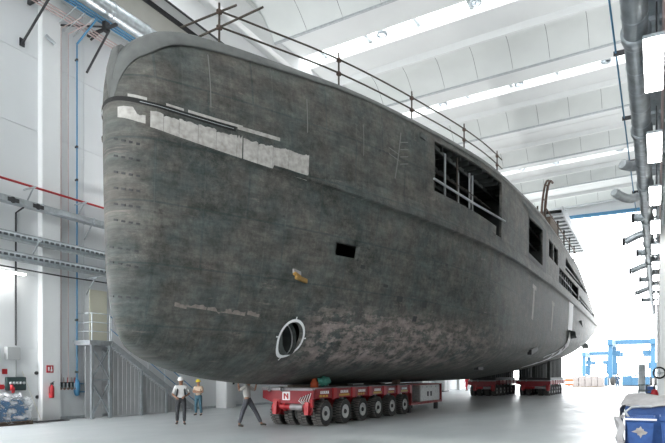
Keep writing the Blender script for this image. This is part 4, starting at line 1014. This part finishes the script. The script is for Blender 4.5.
# lamps
s1=4.95; names=['nearest','second nearest','third nearest','fourth nearest','fifth nearest','sixth nearest','seventh nearest','eighth nearest','ninth nearest','farthest']
proto=None; XLp=-.055; ZLp=8.1
for k in range(10):
    Y=13.6+s1*k*1.0
    if proto is None:
        t=thing('hanging_lamp','',"lamp",(XLp,Y,ZLp),'lit flat lamps hanging along the right wall')
        obj('diffuser',MB().box(XLp-.17,XLp+.17,Y-1.15,Y+1.15,ZLp-.03,ZLp,bev=.01),M['lamp'],t)
        obj('housing',MB().box(XLp-.185,XLp+.185,Y-1.2,Y+1.2,ZLp,ZLp+.07,bev=.01).box(XLp-.12,XLp+.12,Y-.9,Y+.9,ZLp+.07,ZLp+.14),M['steel'],t)
        [obj('chain',MB().tube([(XLp+.05,Y+dy,ZLp+.1),(XLp+.05,Y+dy,ZLp+.86)],.015,5),M['dark'],t) for dy in (-.8,.8)]; obj('added_uplight_tray',MB().box(XLp-.15,XLp+.15,Y-1.15,Y+1.15,ZLp+1.07,ZLp+1.16),M['duct'],t); proto=t
        lg=bpy.data.lights.new('added_uplight','AREA'); lg.shape='RECTANGLE'; lg.size=.3; lg.size_y=2.2; lg.energy=UP; lo=bpy.data.objects.new('added_uplight',lg); COL.objects.link(lo); lo.parent=t; lo.location=(0,0,1.20); lo.rotation_euler=(PI,0,0)  # upward light and its tray are added above the lamp to brighten the ceiling
    else: t=copy_tree(proto); t.location=(XLp,Y,ZLp)
    t['label']='flat lit lamp under the right duct, '+names[k]+' of the row'
# long support beam the lamps hang from, with wall arms
t=thing('service_gantry','grey steel rack of beams and arms along the right wall carrying lamps','rack',(.3,30,9))
obj('rail_beam',MB().box(XLp+.02,XLp+.10,4,72,ZLp+.85,ZLp+.97),M['duct'],t)
obj('rail_beam',MB().box(.25,.33,4,72,ZLp+.6,ZLp+.8),M['duct'],t)
for k in range(26):
    y=6.3+k*2.47; obj('wall_arm',MB().box(-.15,XR if y>20 else .6,y-.05,y+.05,ZLp+.97,ZLp+1.07).bar((.6,y,ZLp+.3),(.0,y,ZLp+.97),.05,.05),M['duct'],t)
obj('cable_tray',MB().box(.08,.5,4,72,ZLp+1.2,ZLp+1.24).box(.06,.08,4,72,ZLp+1.2,ZLp+1.32),M['duct'],t)
for k in range(3): obj('pipe',MB().tube([(.12+.13*k,4,ZLp+.3+.1*k),(.12+.13*k,72,ZLp+.3+.1*k)],.035,6),M[('pink','steel','galv')[k]],t)
obj('hanger_rod',MB().tube([(-.1,8,ZLp+1.0),(-.1,8,22.1)],.02,5).tube([(-.1,50,ZLp+1.0),(-.1,50,22.1)],.02,5),M['duct'],t)
zg=MB(); 
for k in range(40):
    y=5+k*1.6; zg.bar((.42,y,ZLp+.2),(.42,y+.8,ZLp+1.15),.05,.05); zg.bar((.42,y+.8,ZLp+1.15),(.42,y+1.6,ZLp+.2),.05,.05)
obj('lattice',zg,M['duct'],t)
# ================================================================== RIGHT FOREGROUND AND FAR RIGHT
def bin_(name,x0,x1,y0,y1,h,lab,cat='bin'):
    t=thing(name,lab,cat,((x0+x1)/2,(y0+y1)/2,0)); xm,ym=(x0+x1)/2,(y0+y1)/2
    def ringp(s,z): return [V(xm+(x0-xm)*s,ym+(y0-ym)*s,z),V(xm+(x1-xm)*s,ym+(y0-ym)*s,z),V(xm+(x1-xm)*s,ym+(y1-ym)*s,z),V(xm+(x0-xm)*s,ym+(y1-ym)*s,z)]
    rows=[]; 
    for s,z in ((.78,.16),(.93,h-.12),(1,h-.1),(1.03,h-.08),(1.03,h),(.93,h),(.9,h-.1),(.76,.2)): q=ringp(s,z); rows.append(q+[q[0]])
    mb=MB().grid(rows,sm=False); mb.add(ringp(.78,.16),[(3,2,1,0)]); obj('body',mb,M['bin'],t)
    for (sx,sy) in ((-1,-1),(1,-1),(1,1),(-1,1)):
        c=(xm+sx*(x1-xm)*.62,ym+sy*(y1-ym)*.62,.08); obj('castor',MB().lathe([(0,-.025),(.08,-.025),(.08,.025),(0,.025)],c,'X',14).box(c[0]-.04,c[0]+.04,c[1]-.04,c[1]+.04,.08,.18),M['dark'],t)
    return t
g1=ground(628,455); 
t=bin_('waste_bin',-.60,-.04,14.55,15.3,.93,'blue plastic bin with rim and pale stains at the lower right, left of its neighbour')
obj('rim_trim',MB().box(-.64,.0,14.50,14.53,.86,.90),M['whp'],t)
obj('handle',MB().tube([(-.56,14.85,.9),(-.62,14.85,1.02),(-.50,14.9,1.12),(-.3,15.0,1.14),(-.1,15.0,1.14)],.03,8),M['galv'],t)
st_=MB(); 
def star(cx,cz,y,r,seed):
    rn=random.Random(seed); pts=[]
    for k in range(16):
        a=2*PI*k/16; rr=r*(.9 if k%4==0 else .5)*rn.uniform(.65,1.2); pts.append((cx+math.cos(a)*rr,y+ (0),cz+math.sin(a)*rr*1.1))
    return pts
tilt=lambda z: 14.925-.375*(.78+(.93-.78)*(z-.16)/(.93-.12-.16))-.012
pts=star(-.31,.60,0,.19,4); mb=MB(); mb.add([V(p[0],tilt(p[2]),p[2]) for p in pts]+[V(-.31,tilt(.60),.60)],[(i,(i+1)%16,16) for i in range(16)]); obj('paint_stain',mb,M['tape'],t,recalc=False)
t=bin_('waste_bin',.06,.62,14.6,15.3,.95,'blue plastic bin cut by the right edge, with pale drips')
mb=MB(); 
for (x,z0,z1,w_) in ((.16,.45,.78,.05),(.22,.3,.7,.04),(.28,.5,.8,.06)): mb.box(x,x+w_,tilt(z0)-.02+.04,tilt(z0)-.018+.04,z0,z1)
obj('paint_stain',mb,M['tape'],t)
t=thing('covered_crate','blue crate under a pale dust sheet behind the blue bins','crate',(-.1,17,0))
obj('body',MB().box(-.68,.7,16.0,18.0,.10,1.12,bev=.04),M['bin'],t)
obj('foot',MB().box(-.66,-.5,16.1,16.3,0,.1).box(.4,.6,16.1,16.3,0,.1).box(-.66,-.5,17.7,17.9,0,.1).box(.4,.6,17.7,17.9,0,.1),M['dark'],t)
# draped sheet
rows=[]; nn=26
for i in range(nn+1):
    row=[]
    for j in range(nn+1):
        x=-.93+1.76*i/nn; y=15.85+2.35*j/nn
        z=1.18+.05*math.sin(x*5+y*2)+.03*math.sin(y*7+x*3)+(.12*(1 if y>16.6 else max(0,(y-16)/.6)))
        if x<-.70: z-=(-.70-x)*1.6
        if y<16.02: z-=(16.02-y)*.3
        row.append(V(max(x,-.78)-.02*math.sin(y*8),y,z))
    rows.append(row)
cs=obj('dust_sheet',MB().grid(rows),M['cloth'],t); so_=cs.modifiers.new('s','SOLIDIFY'); so_.thickness=.02
mb=crumple(-.84,-.70,15.5,15.95,.0,.85,9,amp=.03); solo('plastic_sack',MB().add(mb.v,mb.f,0,True),M['cloth'],'pale crumpled sack hanging left of the blue bins','sack')
# railing, hose reel and extinguisher down the right wall
rz_=ground(648,392.5)
t=thing('safety_railing','dark low railing on the floor near the far right column','railing',(-.9,57,0))
for x in (-1.35,-.75,-.2): obj('post',MB().box(x-.04,x+.04,57-.04,57.04,0,1.05),M['dgreen'],t)
for z in (.55,1.0): obj('rail',MB().box(-1.35,-.2,56.97,57.03,z-.035,z+.035),M['dgreen'],t)
t=thing('tool_cart','blue box cart behind the dark railing','cart',(-.5,60,0)); obj('body',MB().box(-.9,-.1,59.5,60.6,.25,.85,bev=.03),M['bin'],t); obj('wheel',MB().lathe([(0,-.05),(.15,-.05),(.15,.05),(0,.05)],(-.7,59.8,.15),'X',12).lathe([(0,-.05),(.15,-.05),(.15,.05),(0,.05)],(-.3,59.8,.15),'X',12),M['dark'],t); obj('frame',MB().box(-.85,-.15,59.6,60.5,.14,.26),M['dark'],t)
t=thing('hose_reel','black round hose reel on the right wall column','hose reel',(-.02,29.9,1.9))
obj('reel',MB().lathe([(.20,-.06),(.27,-.06),(.27,.06),(.20,.06),(.20,-.06)],(.1,30.14,1.95),'Y',28),M['black'],t); obj('hub',MB().lathe([(0,-.05),(.07,-.05),(.07,.07),(0,.07)],(.1,30.14,1.95),'Y',16).box(-.1,.3,30.12,30.16,1.93,1.97).box(.08,.12,30.12,30.16,1.75,2.15),M['galv'],t)
t=thing('fire_extinguisher','red fire extinguisher standing at the foot of the right column','fire extinguisher',(-.1,33,0))
obj('cylinder',MB().lathe([(0,0),(.17,0),(.17,.95),(.12,1.1),(.05,1.15),(0,1.15)],(-.1,33.2,0),n=18),M['redb'],t); obj('valve_head',MB().box(-.16,-.04,33.15,33.25,1.15,1.3),M['dark'],t)
t=thing('rolled_sheet','upright grey-blue roll standing by the gate jamb','roll',(-1.9,73,0))
obj('roll',MB().lathe([(0,.2),(.34,.2),(.36,3.0),(.28,3.0),(.28,.5)],(-1.45,73,0),n=20),M['galv'],t); obj('base',MB().lathe([(0,0),(.4,0),(.4,.2),(0,.2)],(-1.45,73,0),n=20),M['grey'],t)

# ================================================================== OUTSIDE: boat hoist and yard
def hoist(x0,x1,y0,y1,h,lab,detail=True):
    t=thing('boat_hoist',lab,'crane',((x0+x1)/2,(y0+y1)/2,0)); m=M['lift']
    for x in (x0,x1):
        for y in (y0,y1):
            l=obj('leg',MB().box(x-.35,x+.35,y-.4,y+.4,1.2,h),m,t)
            obj('wheel',MB().lathe([(.2,-.3),(.75,-.3),(.8,-.2),(.8,.2),(.75,.3),(.2,.3)],(x-.45,y,.8),'X',20).lathe([(.2,-.3),(.75,-.3),(.8,-.2),(.8,.2),(.75,.3),(.2,.3)],(x+.45,y,.8),'X',20),M['black'],t)
        obj('side_beam',MB().box(x-.4,x+.4,y0-1,y1+1,h,h+1.0),m,t); obj('sill_beam',MB().box(x-.3,x+.3,y0,y1,1.2,1.9),m,t)
    obj('top_beam',MB().box(x0,x1,y1-.5,y1+.5,h+.6,h+1.5),m,t)
    obj('engine_box',MB().box(x0-.9,x0+.9,(y0+y1)/2-2,(y0+y1)/2+1,2,4.2,bev=.1),m,t)
    for k,y in enumerate((y0+1.5,y1-1.5)):
        for s,x in ((1,x0),(-1,x1)):
            obj('pulley_block',MB().box(x+s*.3,x+s*1.6,y-.4,y+.4,h-1.8,h-1.0).bar((x+s*.6,y,h),(x+s*.6,y,h-1),.1,.1).bar((x+s*1.4,y,h),(x+s*1.4,y,h-1),.1,.1),m,t)
        sl=[(x0+1.2+(x1-x0-2.4)*i/12,y,1.6+(h-3.4)*abs(1-i/6)**2.2) for i in range(13)]
        obj('sling',MB().tube(sl,.08,5),m,t)
    obj('cabin_walkway',MB().box(x1-.8,x1+.8,(y0+y1)/2-1,(y0+y1)/2+1,3,3.2).box(x1-.8,x1+.8,(y0+y1)/2-1,(y0+y1)/2-.9,3.2,4.2),m,t)
    return t
def gX(px,Y): return atY(px,380,Y)[0]
hoist(gX(611,118),gX(653,118),116,128,7.2,'large blue boat hoist standing outside the open gate, right of the hull')
hoist(gX(584,150),gX(610,150),150,162,6.2,'smaller blue boat hoist farther out, half behind the stern')
# blocks and goods in the yard
B=['wrapped white goods block in the yard, left end of its row','wrapped white goods block in the yard, second from left in its row','wrapped white goods block in the yard, middle of its row','wrapped white goods block in the yard, second from right in its row','wrapped white goods block in the yard, right end of its row']
for k in range(5):
    x=gX(576+k*6.3,98); t=thing('wrapped_goods',B[k],'goods',(x,98,0),'white goods in the yard')
    obj('load',crumple(x-.42,x+.40,97.4,98.6,.12,1.55+.1*(k%2),20+k,amp=.03,nn=6),M['stuffr'],t); obj('pallet',MB().box(x-.42,x+.42,97.4,98.6,0,.14),M['wood'],t)
for k,px in enumerate((567,571)):
    x=gX(px,92); t=thing('traffic_barrier',['orange and white barrier in the yard beside the stern transporter','orange and white barrier in the yard left of the white goods'][k],'barrier',(x,92,0)); obj('panel',MB().box(x-.28,x+.28,91.95,92.05,.3,1.3),M['orange'],t); obj('stripe',MB().box(x-.285,x+.285,91.94,92.06,.65,.9),M['whp'],t); obj('foot',MB().box(x-.3,x-.2,91.7,92.3,0,.3).box(x+.2,x+.3,91.7,92.3,0,.3),M['dark'],t)
for k,(px,w_,h) in enumerate(((603,1.5,1.5),(627,1.4,1.7),(636,1.4,1.5),(645,1.4,1.6))):
    x=gX(px,110); t=thing('yard_container',['small blue container beside the hoist leg outside','blue container outside the gate, left of three under the hoist','blue container outside the gate, middle of three under the hoist','blue container outside the gate, right of three under the hoist'][k],'container',(x,110,0))
    mb=MB().box(x-w_/2,x+w_/2,109,111,.15,h)
    obj('body',mb,M['lift'],t); rb=MB()
    for q in range(6): xx=x-w_/2+w_*(q+.5)/6; rb.box(xx-.05,xx+.05,108.95,109,.2,h-.05)
    obj('rib',rb,M['lift'],t); obj('skid',MB().box(x-w_/2,x+w_/2,109.1,109.4,0,.15).box(x-w_/2,x+w_/2,110.6,110.9,0,.15),M['dark'],t)
# ================================================================== PEOPLE
def skin(name,verts,edges,radii,mt,parent,sub=2,root=0,loc=None):
    me=bpy.data.meshes.new(name); me.from_pydata([tuple(v) for v in verts],edges,[]); o=bpy.data.objects.new(name,me); COL.objects.link(o)
    md=o.modifiers.new('sk','SKIN'); md.use_smooth_shade=True
    if not me.skin_vertices: 
        pass
    sv=me.skin_vertices[0].data if me.skin_vertices else None
    if sv is None:
        import bpy as _b
    for i,r_ in enumerate(radii):
        rr=r_ if isinstance(r_,tuple) else (r_,r_); sv[i].radius=rr; sv[i].use_root=(i==root)
    s=o.modifiers.new('su','SUBSURF'); s.levels=sub; s.render_levels=sub
    bpy.context.view_layer.update(); dg=bpy.context.evaluated_depsgraph_get(); m2=bpy.data.meshes.new_from_object(o.evaluated_get(dg)); o.modifiers.clear(); o.data=m2; m2.name=name
    m2.materials.clear(); m2.materials.append(mt)
    for p in m2.polygons: p.use_smooth=True
    o.parent=parent; return o
SK=mat('skin',(.42,.24,.16),.6); SKD=mat('tanned_skin',(.30,.16,.10),.6)
def person(label,loc,rz,J,shirt,trousers,shoes,helmet=None,hair=None,vest=None,scale=1.0,hands=True,skinm=None,sleeve=.5):
    """J: joints in local metres: x right, y forward (facing), z up"""
    sk_=skinm or SK
    t=thing('person',label,'person',loc,rz=rz); t.scale=(scale,)*3
    P={k:Vector(v) for k,v in J.items()}
    hd=P['head']
    nk=P['neck']; ch=P['chest']; pv=P['pelvis']
    vs=[pv,pv.lerp(ch,.5),ch,nk,hd-(hd-nk).normalized()*.10,hd]
    ed=[(0,1),(1,2),(2,3),(3,4),(4,5)]
    rd=[(.13,.11),(.12,.10),(.15,.11),(.06,.06),(.065,.07),(.085,.10)]
    vs.append(hd+ (hd-nk).normalized()*.07); ed.append((5,6)); rd.append((.075,.09))
    def chain(start,pts,rs):
        prev=start
        for p,r_ in zip(pts,rs):
            vs.append(P[p] if isinstance(p,str) else p); rd.append(r_); ed.append((prev,len(vs)-1)); prev=len(vs)-1
        return prev
    for s in 'LR':
        chain(2,['sh'+s,'el'+s,'wr'+s],[.055,.043,.03])
        w=P['wr'+s]; d=(w-P['el'+s]).normalized(); 
        vs.append(w+d*.07); rd.append((.04,.02)); ed.append((len(vs)-2,len(vs)-1))
        a=chain(0,['hip'+s,'kn'+s,'an'+s],[.09,.06,.042])
        an=P['an'+s]; to=P['to'+s]; vs.append(an.lerp(to,.35)+V(0,0,-.03)); rd.append((.04,.03)); ed.append((a,len(vs)-1)); vs.append(to); rd.append((.035,.02)); ed.append((len(vs)-2,len(vs)-1))
    body=skin('body',vs,ed,rd,sk_,t)
    # face
    f=(P['face']).normalized(); up=(hd-nk).normalized(); rt=f.cross(up).normalized()
    fa=MB()
    nose=hd+f*.098-up*.0; fa.tube([hd+f*.09+up*.03,nose+f*.018-up*.015,nose-up*.022],.012,6,radii=[.008,.014,.012])
    obj_local('nose',fa,sk_,body)
    for s in (-1,1):
        e=MB(); e.lathe([(0,-.012),(.009,-.008),(.012,0),(.009,.008),(0,.012)],hd+f*.086+rt*s*.032+up*.03,'Z',8); obj_local('eye',e,M['dark'],body)
        e=MB(); e.lathe([(0,-.03),(.014,-.02),(.018,0),(.014,.02),(0,.03)],hd+rt*s*.088+up*.01,'Z',8); obj_local('ear',e,sk_,body)
    m_=MB().tube([hd+f*.092+rt*-.022-up*.052,hd+f*.1-up*.054,hd+f*.092+rt*.022-up*.052],.006,5); obj_local('mouth',m_,M['rust'],body)
    if hair:
        h=MB().lathe([(.0,.115),(.05,.105),(.085,.07),(.098,.02),(.092,-.03)],V(0,0,0),'Z',16)
        h.v=[tuple(hd-f*.012+up*(.03+v[2])+rt*v[0]+f*v[1]*1.08) for v in h.v]; obj_local('hair',h,hair,body)
    if helmet:
        h=MB().lathe([(0,.15),(.05,.143),(.09,.115),(.115,.06),(.118,.03),(.135,.022),(.135,.014),(.112,.014)],V(0,0,0),'Z',20)
        h.v=[tuple(hd+up*(.02+v[2])+rt*v[0]+f*v[1]*1.12) for v in h.v]
        b=[hd+up*.038+rt*(.10*math.sin(a))+f*(.12+.06*math.cos(a)) for a in [(-PI/2)+PI*i/8 for i in range(9)]]
        h.poly(b,up*.012); hm=obj_local('helmet',h,helmet,t)
    # hands with five fingers
    if hands:
        for s in 'LR':
            w=P['wr'+s]; d=(w-P['el'+s]).normalized(); side_=d.cross(V(0,0,1)); 
            if side_.length<.2: side_=d.cross(V(0,1,0))
            side_.normalize(); nrm=side_.cross(d).normalized(); base=w+d*.075
            for k in range(4):
                o_=side_*(k-1.5)*.021; L=(.07,.08,.075,.06)[k]; c=V(0,0,0)
                skin('finger',[base+o_-d*.02,base+o_+d*L*.45,base+o_+d*L*.75+nrm*-.018,base+o_+d*L*.9+nrm*-.042],[(0,1),(1,2),(2,3)],[.0095,.009,.0085,.007],sk_,body,1)
            th=side_*(1 if s=='L' else -1)*.04
            skin('thumb',[w+d*.03+th*.5,w+d*.06+th*1.25,w+d*.09+th*1.4-nrm*.015],[(0,1),(1,2)],[.012,.010,.008],sk_,body,1)
    # clothes
    tv=[pv+V(0,0,.10),pv]; te=[(0,1)]; tr=[(.155,.125),(.16,.135)]
    for s in 'LR':
        b=1
        for p,r_ in (('hip'+s,.108),('kn'+s,.078),('an'+s,.064)):
            q=P[p]; 
            if p[:2]=='an': q=P['kn'+s].lerp(q,.96)
            tv.append(q); tr.append(r_); te.append((b,len(tv)-1)); b=len(tv)-1
    skin('trousers',tv,te,tr,trousers,t,root=1)
    sv_=[pv+V(0,0,-.05),pv.lerp(ch,.5),ch,ch.lerp(nk,.72)]; se=[(0,1),(1,2),(2,3)]; sr=[(.165,.135),(.155,.13),(.18,.135),(.085,.08)]
    for s in 'LR':
        sv_.append(P['sh'+s]); sr.append(.075); se.append((2,len(sv_)-1)); b=len(sv_)-1
        q=P['sh'+s].lerp(P['el'+s],min(1,sleeve*2)); sv_.append(q); sr.append(.062); se.append((b,len(sv_)-1)); b=len(sv_)-1
        if sleeve>.5: sv_.append(P['el'+s].lerp(P['wr'+s],.9)); sr.append(.045); se.append((b,len(sv_)-1))
    skin('shirt',sv_,se,sr,shirt,t,root=0)
    for s in 'LR':
        an=P['an'+s]; to=P['to'+s]; hl=an+V(0,0,-.05)-(to-an).normalized()*.04
        skin('shoe',[Vector((hl.x,hl.y,hl.z)),an.lerp(to,.5)+V(0,0,-.012),to],[(0,1),(1,2)],[(.048,.045),(.048,.042),(.045,.03)],shoes,t,1)
    if vest:
        vv=[pv.lerp(ch,.35),pv.lerp(ch,.6),ch,ch.lerp(nk,.55)]; 
        skin('backpack',[v-f*.10 for v in vv],[(0,1),(1,2),(2,3)],[(.12,.09),(.15,.10),(.16,.10),(.08,.06)],vest,t)
        mb=MB()
        for s in (-1,1):
            b0=ch.lerp(nk,.5); mb.tube([b0+rt*s*.10-f*.09,b0+rt*s*.12+V(0,0,.03),ch+rt*s*.13+f*.135,pv.lerp(ch,.55)+rt*s*.15+f*.11,pv.lerp(ch,.3)+rt*s*.17],.032,8)
        obj_local('strap',mb,vest,t)
    return t
def obj_local(name,mb,mt,parent):
    me=bpy.data.meshes.new(name); me.from_pydata([tuple(v) for v in mb.v],[],mb.f); me.materials.append(mt); me.polygons.foreach_set('use_smooth',[True]*len(mb.f))
    o=bpy.data.objects.new(name,me); COL.objects.link(o); o.parent=parent; return o
def stand(**k):
    J=dict(pelvis=(0,0,.97),chest=(0,0,1.28),neck=(0,0,1.49),head=(0,.02,1.64),face=(0,1,-.05),
      hipL=(-.10,0,.90),hipR=(.10,0,.90),knL=(-.13,.03,.50),knR=(.13,.03,.50),anL=(-.15,-.02,.09),anR=(.15,-.02,.09),toL=(-.17,.15,.035),toR=(.17,.15,.035),
      shL=(-.19,0,1.41),shR=(.19,0,1.41),elL=(-.28,-.03,1.13),elR=(.28,-.03,1.13),wrL=(-.27,.14,.95),wrR=(.27,.14,.95)); J.update(k); return J
wsh=mat('white_shirt',(.56,.56,.55),.85,noise=.1,scale=8); gsh=mat('pale_grey_shirt',(.50,.49,.46),.85,noise=.1,scale=8); bsh=mat('beige_shirt',(.52,.40,.30),.85)
dtr=mat('dark_trousers',(.035,.037,.042),.8); gtr=mat('grey_trousers',(.085,.09,.105),.85,noise=.2,scale=9); jn=mat('blue_jeans',(.06,.14,.19),.85,noise=.2,scale=9)
shoe=mat('dark_shoe',(.03,.025,.02),.6); hw=mat('white_helmet',(.75,.75,.73),.35); hy=mat('yellow_helmet',(.80,.62,.05),.35); vb=mat('black_vest',(.015,.017,.02),.8); rc=mat('red_coverall',(.62,.03,.05),.8); bl=mat('blue_workwear',(.02,.05,.09),.85); hr=mat('dark_hair',(.03,.02,.015),.8)
def face_to(px_dir_deg): return math.radians(px_dir_deg)
g=ground(181,424.5)
CAMROT=YAW
# rz: local +y (facing) rotated; facing the camera is pi + YAW roughly
person('person in a white helmet, white shirt and black backpack walking under the bow',(g[0],g[1],0),PI+YAW+.25,
  stand(head=(0,.05,1.63),face=(0,1,-.15),elL=(-.30,-.06,1.14),wrL=(-.13,.14,1.05),elR=(.30,-.06,1.12),wrR=(.17,.16,1.02),anL=(-.12,.10,.09),toL=(-.15,.27,.035),knL=(-.12,.10,.50),anR=(.14,-.12,.10),toR=(.17,.05,.035),knR=(.13,.02,.50)),wsh,dtr,shoe,helmet=hw,vest=vb,scale=1.0,sleeve=.45,skinm=SKD)
g=ground(198.5,415.5)
person('person in a yellow helmet, beige shirt and jeans standing arms crossed by the stair',(g[0],g[1],0),PI+YAW-.3,
  stand(elL=(-.27,.04,1.15),wrL=(.06,.22,1.22),elR=(.27,.04,1.15),wrR=(-.06,.24,1.17)),bsh,jn,shoe,helmet=hy,scale=.92,sleeve=.35)
pz=atX(249,400,-12.75); g=(-12.75,pz[1],0)
person('person in a pale shirt and grey trousers striding under the bow towards the near transporter',(g[0],g[1],0),YAW-PI/2,
  stand(pelvis=(0,-.05,.95),chest=(0,-.10,1.24),neck=(0,-.04,1.42),head=(0,.06,1.54),face=(0,.8,-.5),
   hipL=(-.10,-.03,.90),hipR=(.10,-.06,.90),knL=(-.11,.20,.52),anL=(-.11,.40,.12),toL=(-.11,.58,.06),knR=(.11,-.20,.50),anR=(.11,-.32,.10),toR=(.11,-.16,.04),
   shL=(-.19,-.06,1.36),shR=(.19,-.10,1.36),elL=(-.26,.16,1.22),elR=(.28,-.28,1.22),wrL=(-.22,.22,1.44),wrR=(.24,-.32,1.44)),gsh,gtr,shoe,hair=hr,sleeve=.5,skinm=SKD,scale=1.06)
g=ground(467,390.8)
person('person in red coveralls walking beside the far left stern transporter',(g[0],g[1],0),PI+YAW-.9,
  stand(anL=(-.12,.25,.1),toL=(-.13,.42,.04),knL=(-.11,.2,.5),anR=(.12,-.25,.1),toR=(.12,-.08,.04)),rc,rc,shoe,helmet=rc,scale=1.0,sleeve=.9,hands=False)
g=ground(617.5,389.3)
person('person in blue workwear standing far off outside the open gate',(g[0],g[1],-.02),PI+YAW,
  stand(elR=(.35,.1,1.2),wrR=(.15,.25,1.25)),bl,bl,shoe,hair=hr,scale=1.15,sleeve=.9,hands=False)
# pen marks: real lamps of the hall ceiling (high bay) far above the work floor are off
